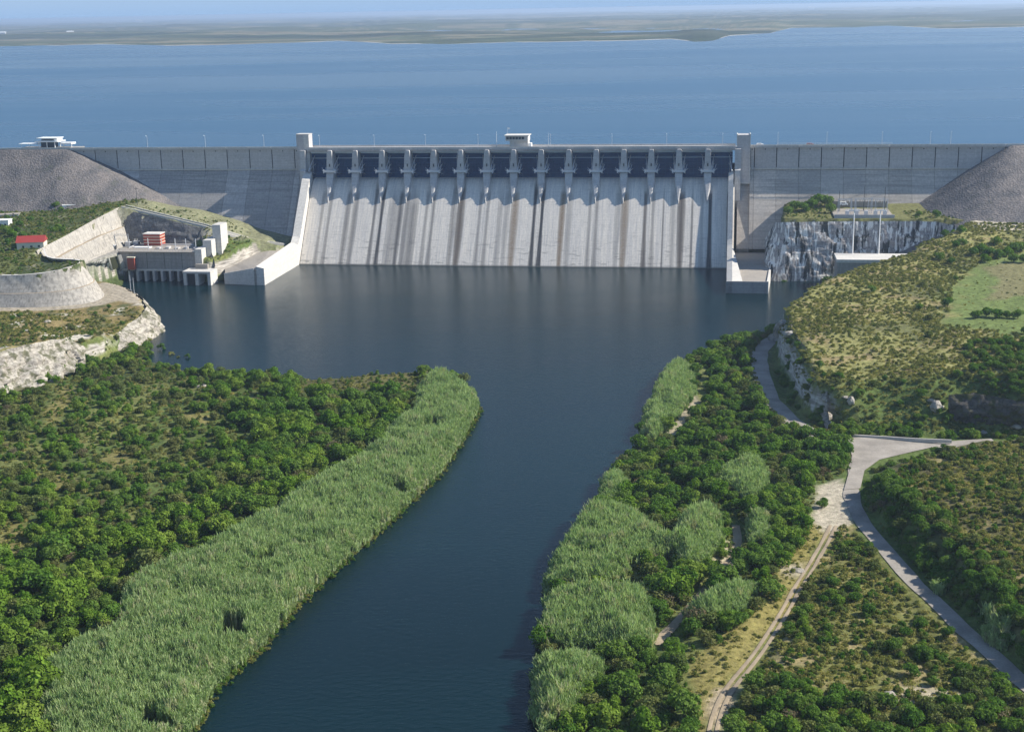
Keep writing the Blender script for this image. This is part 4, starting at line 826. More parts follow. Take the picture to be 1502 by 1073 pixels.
for k, (u, s_, h) in enumerate(((208.2,60,19),(223.5,56,21),(236,56,21))):
    e = dam_empty('lightning_mast', u, s_-12, 35.6, label='dark thin lightning mast '+('at the left of the switchyard','in the middle of the switchyard','at the right of the switchyard')[k], cat='mast', group='dark masts in the switchyard'); MB().tube((0,0,0),(0,0,h-6),.26,.12,5).build('pole', M['darkpole'], e); MB().box(-.5,.5,-.5,.5,0,.5).build('base', M['concrete'], e)
for k, (u, s_, w, h) in enumerate(((211,57,8,9),(222,57,9,9.5),(233,54,7,8.5),(222,46,8,8),(212,46,7,7.5),(232,44,7,8))):
    gantry(u, s_, 35.9, w, h, 'pale steel busbar gantry in the switchyard, '+('front left','front centre','front right','rear centre','rear left','rear right')[k], 'busbar_gantry', 'galv', 'busbar gantries in the switchyard')
for k in range(5):
    e = dam_empty('transformer', 212+k*5.6, 62, 35.9, label='pale grey switch cabinet number in row along the switchyard wall', cat='transformer', group='switchgear along the switchyard front wall'); e['label'] = 'pale grey switchgear tank '+('first','second','third','fourth','fifth')[k]+' from the left along the switchyard front wall'
    MB().box(-1.1,1.1,-.9,.9,0,2.4).build('tank', M['galv'], e)
    for x in (-.6, 0, .6): MB().tube((x,0,2.4),(x,0,4.0),.12,.07,5).build('bushing', M['white'], e)
# far farm buildings across the lake
for k, (x, y, lb) in enumerate(((103,50,'tiny white farm building on the far shore, upper left'),(4,51,'tiny white building on the far shore at the left edge'),(204,34,'pale speck of a house inland across the lake'),(1190,15,'pale far house group near the horizon, right of centre'),(925,15,'pale far house near the horizon, centre'))):
    X, Y = at(x, y, 66); e = empty('farmhouse', (X, Y, 62), label=lb, cat='house'); s_ = Y/5000
    MB().box(-11*s_,11*s_,-6,6,0,9*s_).build('wall', M['white'], e); MB().add([(-12*s_,-7,9*s_),(12*s_,-7,9*s_),(12*s_,7,9*s_),(-12*s_,7,9*s_),(-12*s_,0,13*s_),(12*s_,0,13*s_)], [(0,1,5,4),(2,3,4,5),(0,4,3),(1,2,5),(0,3,2,1)]).build('roof', M['white'], e)


# ------------------------------------------------------------------ vegetation
def leaf_quads(P, N, size, r, asp=1.0):
    n = len(P); N = N/np.linalg.norm(N, axis=1)[:, None]; q = r.normal(size=(n, 3)); T = np.cross(N, q); T /= np.linalg.norm(T, axis=1)[:, None]; B = np.cross(N, T)
    s = size[:, None]; V = np.stack([P-T*s*.5, P+B*s*.42*asp, P+T*s*.55, P-B*s*.42*asp], 1).reshape(-1, 3)
    return V, np.arange(n*4).reshape(n, 4)
def np_mesh(name, V, F, mats, mi=None):
    me = bpy.data.meshes.new(name); me.from_pydata([tuple(v) for v in V.tolist()], [], [tuple(f) for f in F])
    for m in mats: me.materials.append(m)
    if mi is not None: me.polygons.foreach_set('material_index', mi)
    me.update(); return me
def crown_geo(seed, R, H, nl, lobes, ls, base=.10, flat=.85):
    r = np.random.default_rng(seed); C = []; RR_ = []
    for k in range(lobes):
        a = r.random()*6.283; d = (r.random()**.6)*R*.68; z = H*(base+.16+(1-base-.32)*r.random()**.8*(1-(d/R)**2*.8))
        C.append((math.cos(a)*d, math.sin(a)*d, z)); RR_.append(R*(.30+.20*r.random()))
    C = np.array(C); RR_ = np.array(RR_); w = RR_**2; idx = r.choice(lobes, nl, p=w/w.sum())
    D = r.normal(size=(nl, 3)); D[:, 2] = D[:, 2]*.9+.35; D /= np.linalg.norm(D, axis=1)[:, None]
    P = C[idx]+D*(RR_[idx]*(.72+.36*r.random(nl)))[:, None]*np.array([1, 1, flat]); P[:, 2] = np.maximum(P[:, 2], .15)
    return leaf_quads(P, D+r.normal(size=(nl, 3))*.45, ls*(.6+.8*r.random(nl)), r)
def trunk_geo(seed, R, H):
    r = np.random.default_rng(seed+99); b = MB(); nb_ = 3
    b.tube((0,0,-.4), (.1*R*(r.random()-.5),.0,H*.34), .05*R+.04, .035*R+.03, 6)
    for k in range(nb_):
        a = k*2.1+r.random(); b.tube((0,0,H*.3), (math.cos(a)*R*.5, math.sin(a)*R*.5, H*.68), .03*R+.03, .02, 4)
    return b
KINDS = [  # name, R, H, leaves, lobes, leaf size, material
 ('bright', 3.3, 4.8, 1500, 15, .50, 'leaf_bright'), ('bright', 3.0, 5.2, 1400, 12, .50, 'leaf_bright'),
 ('deep', 3.2, 5.0, 1500, 14, .50, 'leaf_dark'), ('deep', 3.0, 4.2, 1300, 11, .50, 'leaf_dark'),
 ('olive', 3.1, 3.8, 1100, 14, .44, 'leaf_olive'), ('olive', 2.8, 3.4, 900, 10, .42, 'leaf_olive'), ('bare', 2.9, 4.0, 420, 9, .34, 'leaf_dry')]
CR = []; TR = []; protos_tree = bpy.data.collections.new('tree_sources')
for k, (nm, R, H, nl, lb, ls, m) in enumerate(KINDS):
    V, F = crown_geo(11+k, R, H, nl, lb, ls); CR.append(np_mesh('crown', V, F, [M[m]]))
    tb = trunk_geo(k, R, H); TR.append(tb.mesh('trunk', M['bark']))
    n0 = len(V); V2 = np.vstack([V, np.array(tb.v)]); F2 = [tuple(f) for f in F]+[tuple(i+n0 for i in f) for f in tb.f]
    o = bpy.data.objects.new('t%02d' % k, np_mesh('tree_far', V2, F2, [M[m], M['bark']], [0]*len(F)+[1]*len(tb.f))); protos_tree.objects.link(o)
protos_scrub = bpy.data.collections.new('scrub_sources'); SCM = []
for k, (R, H, nl, lb, ls, m) in enumerate([(1.1,1.1,150,5,.34,'leaf_scrub'),(1.4,1.2,190,6,.36,'leaf_scrub'),(1.0,.9,120,5,.32,'leaf_olive'),(1.3,1.5,190,6,.36,'leaf_dark'),(.9,.5,90,6,.30,'leaf_ochre'),(1.3,.6,120,7,.32,'leaf_ochre')]):
    V, F = crown_geo(61+k, R, H, nl, lb, ls, .0, .8); me = np_mesh('shrub', V, F, [M[m]]); SCM.append(me)
    protos_scrub.objects.link(bpy.data.objects.new('s%02d' % k, me))
protos_reed = bpy.data.collections.new('reed_sources')
for k in range(5):
    r = np.random.default_rng(200+k); V = []; F = []
    for q in range(11):
        a = r.random()*6.283; d = math.sqrt(r.random())*.85; x, y = math.cos(a)*d, math.sin(a)*d; h = 3.2+2.0*r.random(); lx, ly = r.normal(size=2)*.42; w = .17; b = r.random()*3.14; cx, cy = math.cos(b)*w, math.sin(b)*w
        i = len(V); V += [(x-cx*.5,y-cy*.5,0),(x+cx*.5,y+cy*.5,0),(x+lx*.5+cx,y+ly*.5+cy,h*.7),(x+lx,y+ly,h),(x+lx*.5-cx,y+ly*.5-cy,h*.7)]; F += [(i,i+1,i+2,i+4),(i+4,i+2,i+3)]
        for z in (.50, .64, .78, .88):
            t_ = r.random()*6.283; L = .55+.35*r.random(); px, py = x+lx*z**1.5, y+ly*z**1.5; ex, ey = math.cos(t_), math.sin(t_); i = len(V)
            V += [(px,py,h*z),(px+ex*L*.4-ey*.13,py+ey*L*.4+ex*.13,h*z+L*1.1),(px+ex*L,py+ey*L,h*z+L*1.9),(px+ex*L*.4+ey*.13,py+ey*L*.4-ex*.13,h*z+L*1.0)]; F.append((i,i+1,i+2,i+3))
    protos_reed.objects.link(bpy.data.objects.new('r%02d' % k, np_mesh('reed', np.array(V), F, [M['reed_dry' if k == 4 else 'reed']])))

def scatter(name, pts, rz, scl, idx, coll, **k):
    n = len(pts); me = bpy.data.meshes.new(name); me.vertices.add(n); me.vertices.foreach_set('co', np.asarray(pts, np.float32).ravel())
    a = me.attributes.new('rot', 'FLOAT_VECTOR', 'POINT'); rv = np.zeros((n, 3), np.float32); rv[:, 2] = rz; a.data.foreach_set('vector', rv.ravel())
    a = me.attributes.new('scl', 'FLOAT_VECTOR', 'POINT'); a.data.foreach_set('vector', np.asarray(scl, np.float32).ravel())
    a = me.attributes.new('idx', 'INT', 'POINT'); a.data.foreach_set('value', np.asarray(idx, np.int32))
    o = link(bpy.data.objects.new(name, me)); g = bpy.data.node_groups.new(name, 'GeometryNodeTree')
    g.interface.new_socket('Geometry', in_out='INPUT', socket_type='NodeSocketGeometry'); g.interface.new_socket('Geometry', in_out='OUTPUT', socket_type='NodeSocketGeometry')
    N = g.nodes.new; gi = N('NodeGroupInput'); go = N('NodeGroupOutput'); ip = N('GeometryNodeInstanceOnPoints'); ci = N('GeometryNodeCollectionInfo')
    ci.inputs['Collection'].default_value = coll; ci.inputs['Separate Children'].default_value = True; ci.inputs['Reset Children'].default_value = True
    ip.inputs['Pick Instance'].default_value = True; L = g.links.new
    L(gi.outputs[0], ip.inputs['Points']); L(ci.outputs[0], ip.inputs['Instance'])
    for nm, ty, so in (('rot', 'FLOAT_VECTOR', 'Rotation'), ('scl', 'FLOAT_VECTOR', 'Scale'), ('idx', 'INT', 'Instance Index')):
        na = N('GeometryNodeInputNamedAttribute'); na.data_type = ty; na.inputs['Name'].default_value = nm; L([x for x in na.outputs if x.enabled][0], ip.inputs[so])
    L(ip.outputs[0], go.inputs[0]); md = o.modifiers.new('scatter', 'NODES'); md.node_group = g
    return tag(o, kind='stuff', **k)

def jgrid(poly, step, r, jit=.9):
    poly = np.asarray(poly); x0, y0 = poly.min(0); x1, y1 = poly.max(0)
    gx, gy = np.meshgrid(np.arange(x0, x1, step), np.arange(y0, y1, step)); P = np.stack([gx.ravel(), gy.ravel()], 1); P += (r.random(P.shape)-.5)*step*jit*2
    return P[sdist(P, poly) > 0]
r = np.random.default_rng(42)
REED = [  # outlines of the reed beds
 np.vstack([LEFT_EDGE[::-1], [(-84,250),(-95,190),(-140,190)], PX([(60,1110,2),(55,985,3),(118,945,3),(168,922,3),(172,875,3),(202,852,3),(272,820,3),(309,802,3),(361,766,3),(400,752,3),(430,728,3),(462,706,3),(505,684,3),(535,664,3),(574,628,3),(608,600,3),(612,573,3),(632,548,3),(682,562,2)])]),
 PX([(990,522,4),(1008,526,4),(1018,548,4),(1022,575,4),(1010,592,4),(985,622,4),(960,640,4),(940,634,4),(945,592,4),(962,556,4),(975,532,4)]),
 PX([(800,830,4),(815,800,4),(855,745,4),(905,745,4),(950,765,4),(982,800,4),(1000,765,4),(1040,752,4),(1060,770,4),(1062,800,4),(1035,838,4),(1000,842,4),(985,820,4),(930,835,4),(900,855,4),(860,862,4),(830,860,4),(790,885,4)]),
 PX([(788,892,4),(800,866,4),(850,862,4),(900,868,4),(950,868,4),(968,920,4),(955,948,4),(925,962,4),(895,950,4),(850,945,4),(785,945,4)]),
 PX([(782,960,4),(800,955,4),(850,955,4),(885,970,4),(888,985,4),(862,1015,4),(845,1045,4),(815,1055,4),(800,1073,4),(795,1100,4),(780,1040,4)]),
 PX([(1048,700,5),(1065,690,5),(1105,682,5),(1128,695,5),(1130,720,5),(1105,742,5),(1065,730,5)]), PX([(880,695,4),(905,690,4),(925,700,4),(915,722,4),(880,735,4)]),
 PX([(1003,905,4),(1040,885,4),(1080,875,4),(1108,880,4),(1105,905,4),(1060,925,4),(1015,925,4)]), PX([(1095,770,5),(1125,762,5),(1130,800,5),(1100,805,5)]),
 PX([(1340,828,7.5),(1375,845,7.5),(1395,875,7.5),(1370,870,7.5)]), PX([(1420,905,8),(1460,900,8),(1490,960,8),(1450,940,8)])]
def reed_d(P): return np.max([sdist(P, q) for q in REED], 0)
pts = []; 
for k, q in enumerate(REED):
    P = jgrid(q, .98 if k == 0 else .98, r); e = sdist(P, q); en = e+(fbm(P[:, 0], P[:, 1], 9, 3)-.5)*9; keep = (en > 1.2)|(r.random(len(P)) < .25+.2*np.clip(en, -2, 1.2)); keep &= (e > 0)
    if k == 0:
        ed = ldist(P, np.c_[LEFT_EDGE, np.zeros(len(LEFT_EDGE))])[0]; keep = (keep | (ed < 7)) & (fbm(P[:, 0], P[:, 1], 12) < .72) & (P[:, 1] > 200)
        keep &= (r.random(len(P)) < 1-.75*sm(sdist(P, PX([(395,752),(417,690),(450,655),(482,650),(500,672),(460,715)], 3))/3+.5))
    pts.append(P[keep])
P = np.vstack(pts); sx, sy, w = seen(np.c_[P, np.zeros(len(P))+3]); P = P[(sx > -120) & (sx < 1620) & (sy < 1250)]
REEDP = P; Z = gz(P[:, 0], P[:, 1]); Z = np.clip(Z, -.3, None); e = reed_d(P); n = len(P); nz = fbm(P[:, 0], P[:, 1], 7, 3)
h = (.5+.6*np.clip(e/5, 0, 1))*(.6+.8*nz)*(.8+.4*r.random(n)); idx = r.integers(0, 4, n); idx[(r.random(n) < .035)|((nz > .62) & (r.random(n) < .2))] = 4
scatter('reeds', np.c_[P, Z-.1], r.random(n)*6.28, np.c_[np.ones(n)*.95, np.ones(n)*.95, h], idx, protos_reed)
print('reeds', n)

# trees
ent = []   # x, y, scale, kind, zone
def addp(P, sc, kd, zone):
    for p, s_, k_ in zip(P, sc, kd): ent.append((p[0], p[1], s_, k_, zone))
CLR = [([(440,548),(560,542),(618,550),(610,572),(520,584),(440,582)],1.5),([(150,668),(192,655),(197,680),(160,705)],1.5),([(60,690),(112,700),(130,712),(80,725)],1.5),([(0,760),(50,775),(40,812),(0,815)],1.5),([(85,562),(112,568),(95,625),(60,640),(68,600)],1.5),([(268,610),(306,610),(302,630),(272,626)],1.5),([(335,575),(390,572),(380,590),(330,590)],1.5),([(250,600),(262,620),(245,650),(236,630)],1.5)]
CLR = [PX(q, z) for q, z in CLR]
P = jgrid(LAND_L[(LAND_L[:, 0] > -600)], 4.0, r) if False else jgrid(np.array([(-330,190),(-330,640),(-200,640),(10,640),(10,190)]), 3.7, r)
rd_ = reed_d(P); okb = (rd_ < -.6)|((rd_ < 5) & (fbm(P[:, 0], P[:, 1], 9, 3)*9-4.5+rd_ < .6) & (ldist(P, np.c_[LEFT_EDGE, np.zeros(len(LEFT_EDGE))])[0] > 9))
P = P[(sdist(P, LAND_L) > 1.2) & okb & (sdist(P, TER) < -7)]
cl = np.max([sdist(P, q) for q in CLR], 0); big = fbm(P[:, 0], P[:, 1], 45); sx, sy, w = seen(np.c_[P, np.ones(len(P))*2])
scr = sm((.0+(410-sx)/160)*1.)*sm((790-sy)/90)           # the looser scrub of the upper left
openness = .13+.28*scr+.22*sm((big-.58)*8)
keep = (cl < 0) & (r.random(len(P)) > openness); P, big, scr, sx, sy = P[keep], big[keep], scr[keep], sx[keep], sy[keep]
n = len(P); k_ = np.where(r.random(n) < .42, r.integers(0, 2, n), np.where(r.random(n) < .6, 2+r.integers(0, 2, n), 4+r.integers(0, 2, n)))
k_ = np.where(r.random(n) < scr*.45, 4+r.integers(0, 2, n), k_)
clump = fbm(P[:, 0], P[:, 1], 16, 2); k_ = np.where((clump > .60) & (r.random(n) < .8) & (scr < .5), r.integers(0, 2, n), k_); k_ = np.where((clump < .38) & (r.random(n) < .6), 2+r.integers(0, 2, n), k_)
s_ = (.42+1.05*r.random(n)**2.0)*(1-.30*scr)*(.8+.5*clump)*(1+.22*sm((sy-760)/200)); addp(P, s_, k_, 'L')
# right bank thicket
RB = np.vstack([RIGHT_VIS, PX([(1150,486,6),(1122,500,6),(1104,520,6),(1108,552,6),(1124,595,6),(1160,630,6),(1195,648,6),(1246,655,6),(1250,690,6),(1225,702,6),(1196,712,6),(1182,745,6),(1190,775,6),(1150,830,6),(1130,880,6),(1085,930,5),(1020,962,5),(1010,1000,5),(1036,1040,5),(1024,1080,5),(1010,1180,5)]), [(0,190)]])
P = jgrid(RB, 3.5, r); dt = np.min([ldist(P, L)[0] for L in (ROAD1, TRK2, TRK3)], 0)
rd_ = reed_d(P); P = P[((rd_ < -.6)|((rd_ < 4.5) & (fbm(P[:, 0], P[:, 1], 9, 3)*9-4.5+rd_ < .8) & (r.random(len(P)) < .8))) & (dt > 2.6) & (sdist(P, RIGHTL) > .5)]; n = len(P); clump = fbm(P[:, 0], P[:, 1], 18, 2); keep = r.random(n) > .08+.25*(clump > .62); P = P[keep]; clump = clump[keep]; n = len(P)
k_ = np.where(r.random(n) < .5, 2+r.integers(0, 2, n), np.where(r.random(n) < .45, r.integers(0, 2, n), 4+r.integers(0, 2, n))); addp(P, (.48+.85*r.random(n)**1.7)*(.8+.4*clump), k_, 'R')
P = PX([(1205,655,6),(1225,648,6),(1232,662,6),(1215,672,6),(1190,665,6),(1240,670,6),(1200,690,6),(1222,690,6),(1180,650,6),(1165,668,6)]); addp(P, [1.35,1.4,1.3,1.45,1.3,1.1,1.2,1.1,1.3,1.25], [2,3,2,2,3,3,2,3,2,3], 'R')
# scrubby triangle between the tracks
TRI = PX([(1232,800),(1258,790),(1300,850),(1380,925),(1455,990),(1540,1073),(1540,1160),(1060,1160),(1070,1060),(1115,985),(1160,920),(1195,850)], 5.5)
P = jgrid(TRI, 2.6, r); n = len(P); cl = fbm(P[:, 0], P[:, 1], 13, 3); sx, sy, w = seen(np.c_[P, np.ones(n)*6]); dens = np.clip((cl-.40)*4, 0, 1)*.8+sm((sy-985)/60)*.5
bare = np.max([sdist(P, PX(q, 5.5)) for q in ([(1285,1018),(1330,1008),(1415,1012),(1408,1035),(1340,1045),(1290,1040)],[(1210,985),(1260,975),(1330,985),(1300,1000),(1230,1002)],[(1240,915),(1300,905),(1340,915),(1290,928)],[(1270,855),(1310,865),(1290,880),(1262,872)])], 0)
keep = (r.random(n) < dens) & (bare < .5) & (ldist(P, TRK1)[0] > 2.5) & (ldist(P, ROAD2)[0] > 4.5); P = P[keep]; n = len(P); sy = sy[keep]
k_ = r.choice([0,2,3,4,5], n, p=[.12,.22,.2,.23,.23]); addp(P, (.32+.42*r.random(n))*(1+.45*sm((sy-985)/50)), k_, 'T')
P = PX([(1205,745,6.5),(1208,738,6.5)], 6.5); addp(P, [.6,.5], [2,3], 'T')
# foot of the right mound and of the plateau
def along(pts, n, spread, zone, ks, s0, s1, z=7.5):
    L = PX(pts, z); t = r.random(n)*(len(L)-1); i = t.astype(int); f = (t-i)[:, None]; P = L[i]*(1-f)+L[np.minimum(i+1, len(L)-1)]*f+r.normal(size=(n, 2))*spread
    ok = (ldist(P, ROAD2)[0] > 4.6) & (ldist(P, ROAD1)[0] > 6.2); P = P[ok]; n = len(P); addp(P, s0+(s1-s0)*r.random(n), r.choice(ks, n), zone)
along([(1282,728),(1312,765),(1358,815),(1415,870),(1475,930),(1550,1000)], 260, 4.2, 'M', [2,3,3,4], .45, .9)
along([(1285,680),(1330,672),(1390,664)], 24, 2.0, 'M', [2,4,5], .35, .6, 10)
along([(1225,632),(1270,630),(1330,632),(1390,638),(1440,640),(1490,648)], 60, 3.5, 'P', [0,2,3,3], .5, .85, 8.5)
along([(1180,600),(1196,615),(1215,630)], 14, 2, 'P', [2,3,4], .5, .8, 7); along([(1150,540),(1160,575),(1180,600)], 26, 3.5, 'P', [2,3], .4, .7, 7)
P = jgrid(PX([(1210,565,17),(1300,560,18),(1400,575,18),(1520,560,20),(1520,640,9),(1400,632,9),(1300,628,9),(1225,625,9)]), 3.4, r); n = len(P); keep = r.random(n) < .33+.4*(P[:, 0] > 165); P = P[keep]; addp(P, .3+.4*r.random(len(P)), r.choice([2,3,4,5], len(P)), 'P')
# dark thicket on the far right of the plateau, and on the mound
P = jgrid(PX([(1420,510,22),(1520,490,24),(1600,500,24),(1600,590,20),(1470,575,20),(1400,560,20)]), 3.3, r); P = P[r.random(len(P)) < .6]; addp(P, .35+.45*r.random(len(P)), r.choice([2,3,3,4], len(P)), 'P')
P = jgrid(MOUND, 3.4, r); P = P[(r.random(len(P)) < .20)]; addp(P, .3+.4*r.random(len(P)), r.choice([2,4,4,5,5], len(P)), 'M')
# single plateau trees: px, py, z, scale, kind, label
LONE = [(1390,447,26,.85,2,'dark round tree standing at the left end of the bright lawn on the plateau'),(1349,450,26,.65,3,'small dark tree left of the round lawn tree, casting a shadow on dry grass'),(1363,468,25,.75,4,'low grey green bush below the two dark lawn trees'),
 (1432,466,25.5,.85,2,'leftmost crown of the dark tree row on the lawn'),(1447,464,25.5,1.0,3,'tallest crown of the dark tree row on the lawn'),(1462,466,25.5,.95,2,'third crown from the left in the dark tree row on the lawn'),(1477,467,25.5,.9,3,'fourth crown from the left in the dark tree row on the lawn'),(1493,468,25.5,.9,2,'crown at the right end of the lawn tree row'),
 (1278,425,27,.7,2,'grey green bush in the dry scrub above the river edge of the plateau'),(1352,420,27,.7,4,'grey green bush on ochre ground left of the lawn top'),(1402,412,27,.5,3,'small dark bush at the upper left corner of the lawn'),(1360,492,24,.7,4,'dull bush at the lower left edge of the lawn'),(1378,372,33,.9,2,'dark green tree right of the dark rock hollow'),(1395,378,32,.8,3,'dark tree below the sand road at the plateau head')]
GRP = {'B': ('green tree on the bench below the right wing', [(1156,308,1.3),(1166,303,1.2),(1178,305,1.3),(1190,303,1.4),(1200,298,1.7),(1210,300,1.8),(1150,320,1.2),(1162,317,1.1),(1218,306,1.3)], 36.5), 'C': ('dark tree at the plateau head by the right rock fill', [(1348,310,.8),(1362,318,.95),(1373,312,.9),(1385,322,1.05),(1398,330,1.0),(1410,334,.95),(1386,338,.9),(1372,330,.8),(1402,350,.85),(1412,346,.8)], 36), 'D': ('dark round tree in the grove right of the plateau', [(1428,356,1.0),(1440,352,1.2),(1452,356,1.15),(1465,358,1.25),(1478,354,1.2),(1490,350,1.2),(1500,348,1.2),(1462,344,1.1),(1488,362,1.1),(1502,362,1.0),(1446,362,.9)], 36), 'H': ('dark tree on the green left mound', [(10,318,.8),(18,322,.9),(84,307,1.1),(90,311,.8),(45,322,.8),(30,330,.9),(18,344,1.1),(34,348,1.0),(12,352,.9),(50,342,.7),(85,338,.9),(92,340,.7),(78,340,.8),(8,340,1.1),(26,338,.8),(60,330,.6),(22,358,.7)], 33)}
for x, y, z, s_, k_, lb in LONE: ent.append((*at(x, y, z), s_, k_, lb))
for g_, (lb, L, z) in GRP.items():
    for x, y, s_ in L: ent.append((*at(x, y+(4 if g_ != 'B' else 3), z), s_, int(r.choice([2, 3, 2, 3, 0])), g_))
for x, y, s_ in [(262,926,1.0),(275,922,.9),(286,930,.8),(252,934,.6),(505,682,.8),(518,676,1.0),(530,668,.8),(462,692,.8),(372,742,.7),(205,905,.7),(240,860,.8),(430,716,.8),(560,640,.8),(620,585,.8),(655,556,.9),(140,1000,.8),(120,1040,1.1),(90,1060,1.2)]: ent.append((*at(x, y, 3), s_, int(r.choice([1, 2, 3, 5])), 'L'))
P = jgrid(PX([(112,552),(228,522),(236,506),(215,508),(190,516),(150,534),(118,542)], 1.5), 3.2, r); addp(P, .45+.5*r.random(len(P)), r.choice([0,2,3,4], len(P)), 'L')
# headland bushes
for x, y, z, s_ in [(106,487,11,.8),(100,482,11,.6),(20,480,11,.5),(128,478,10,.5),(150,470,11,.45),(180,478,9,.5),(188,482,8,.5),(60,470,12,.5),(30,470,12,.5),(160,452,12.5,.5),(140,462,12,.45),(30,525,14,.6),(62,515,14,.5),(100,520,8,.8),(112,530,4,.8),(125,520,6,.7),(120,512,8,.6),(135,510,6,.6),(12,548,8,.8),(38,560,6,.6),(5,570,4,.9),(75,540,6,.6),(150,512,4,.5),(172,505,4,.4),(45,530,8,.8),(52,545,4,.8),(20,550,5,.8),(110,540,3,.9),(128,535,2,.9),(215,512,1,.5)]: ent.append((*at(x, y, z), s_, int(r.choice([2, 3, 4])), 'K'))
ent = [(e[0], e[1], e[2], 6, e[4]) if (e[4] in ('L', 'R', 'T', 'M') and r.random() < .03) else e for e in ent]
E_ = np.array([e[:4] for e in ent], float); _q = E_[:, :2]
okr = (np.min([ldist(_q, ROAD1)[0]-4.6, ldist(_q, ROAD2)[0]-3.8, ldist(_q, TRK1)[0]-1.8], 0) > 0) & (sdist(_q, JUNC) < -1.0)
ent = [e for e, k_ in zip(ent, okr) if k_]; E_ = E_[okr]; EZ = gz(E_[:, 0], E_[:, 1]); zone = [e[4] for e in ent]
sx, sy, w = seen(np.c_[E_[:, :2], EZ+2]); inf = (sx > -25) & (sx < 1527) & (sy < 1095) & (sy > 0); wide = (sx > -300) & (sx < 1800) & (sy < 1450)
size = E_[:, 2]*2000/w*np.where(inf, 1, 0); single = np.array([len(z) > 1 or z in 'BCDH' for z in zone]); order = np.argsort(-(size+single*1e4)); top = [i for i in order if inf[i]][:300]; tops = set(top)
ADJ = {0: 'bright green', 1: 'bright green', 2: 'deep green', 3: 'deep green', 4: 'dull olive', 5: 'dull olive', 6: 'thin brown'}
ZM = {}
for z_ in 'LRTMPK':
    ii = [i for i in top if zone[i] == z_]
    if ii: ZM[z_] = (np.percentile(sx[ii], [25, 50, 75]), np.median(sy[ii]))
def label_of(i):
    z = zone[i]; a = ADJ[int(E_[i, 3])]
    if len(z) > 1: return z, None
    if z in GRP: return GRP[z][0]+(', left' if sx[i] < np.median([sx[j] for j in top if zone[j] == z]) else ', right')+(' and farther' if sy[i] < np.median([sy[j] for j in top if zone[j] == z]) else ' and nearer'), GRP[z][0].replace('tree', 'trees', 1)
    sz = 'broad' if E_[i, 2] > 1.0 else ('medium' if E_[i, 2] > .75 else 'small')
    if z == 'L':
        part_ = 'low on the left bank' if sy[i] > 900 else ('behind the left bank reeds' if sx[i] > 190 and sy[i] > 700 else ('in the left bank thicket' if sy[i] > 700 else 'in the upper left thicket'))
    elif z == 'R': part_ = 'between the right bank reeds' if sy[i] > 850 else ('beside the road junction' if sx[i] > 1120 else 'in the right bank thicket')
    elif z == 'T': part_ = 'between the two tracks' if sy[i] < 985 else 'in the lower right thicket'
    elif z == 'M': part_ = 'on the shaded mound'
    elif z == 'P': part_ = 'on the plateau front'
    else: part_ = 'on the headland cliffs'
    ys = 'farther' if sy[i] < ZM[z][1] else 'nearer'; q_ = sx[i]; xs_ = ZM[z][0]
    side = 'leftmost' if q_ < xs_[0] else ('centre left' if q_ < xs_[1] else ('centre right' if q_ < xs_[2] else 'rightmost'))
    return f'{sz} {a} tree {part_}, {side}, {ys}', 'trees '+part_
for i in top:
    k_ = int(E_[i, 3]); lb, gp = label_of(i); e = empty('tree', (E_[i, 0], E_[i, 1], EZ[i]-.1), random.random()*6.28, label=lb, cat='tree', group=gp); s_ = E_[i, 2]
    e.scale = (s_, s_, s_*random.uniform(.85, 1.15))
    for nm, me in (('trunk', TR[k_]), ('crown', CR[k_])): o = link(bpy.data.objects.new(nm, me)); o.parent = e
rest = np.array([i for i in range(len(ent)) if i not in tops and wide[i]]); n = len(rest); s_ = E_[rest, 2]
scatter('woodland', np.c_[E_[rest, :2], EZ[rest]-.1], r.random(n)*6.28, np.c_[s_, s_, s_*r.uniform(.85, 1.15, n)], E_[rest, 3], protos_tree)
print('trees', len(ent), 'in view', int(inf.sum()))

# low scrub and tufts
S = []
def scr_add(poly, step, dens, s0, s1, ks, cond=None):
    P = jgrid(poly, step, r); n = len(P); d = dens(P) if callable(dens) else dens; keep = r.random(n) < d
    if cond is not None: keep &= cond(P)
    P = P[keep]; n = len(P); S.append(np.c_[P, s0+(s1-s0)*r.random(n), r.choice(ks, n)])
LAWN = PX([(1392,425),(1430,398),(1502,380),(1600,380),(1600,492),(1502,490),(1430,480),(1372,472),(1395,450)], 25.5)
offr = lambda P: (np.min([ldist(P, ROAD1)[0], ldist(P, ROAD2)[0]], 0) > 4.4) & (ldist(P, TRK1)[0] > 1.9)
PV = PX([(1140,450,24),(1225,392,27),(1330,368,31),(1420,325,36),(1700,330,38),(1700,640,15),(1400,640,10),(1225,628,10),(1190,600,14)])
scr_add(PV, 1.45, lambda P: .30+np.clip((fbm(P[:, 0], P[:, 1], 24, 4)-.38)*5, 0, 1)*.6+.35*sm((530-P[:, 1])/30), .45, 1.15, [0,0,0,1,1,2,4,4,5,5], lambda P: (sdist(P, LAWN) < 1) & offr(P) & (sdist(P, PLAT_P) > -24))
scr_add(LAWN, 2.6, .16, .3, .75, [4,5,2,0])
scr_add(MOUND+0, 1.3, lambda P: .5+.9*np.clip(fbm(P[:, 0], P[:, 1], 9, 3)-.42, 0, 1)*2, .55, 1.2, [0,1,0,2,3,4,5,5], offr)
along_poly = PX([(1262,720,7),(1300,700,12),(1400,760,16),(1560,960,10),(1500,990,7),(1400,890,7),(1300,790,7)]); scr_add(along_poly, 1.7, .6, .6, 1.2, [0,2,3,3], offr)
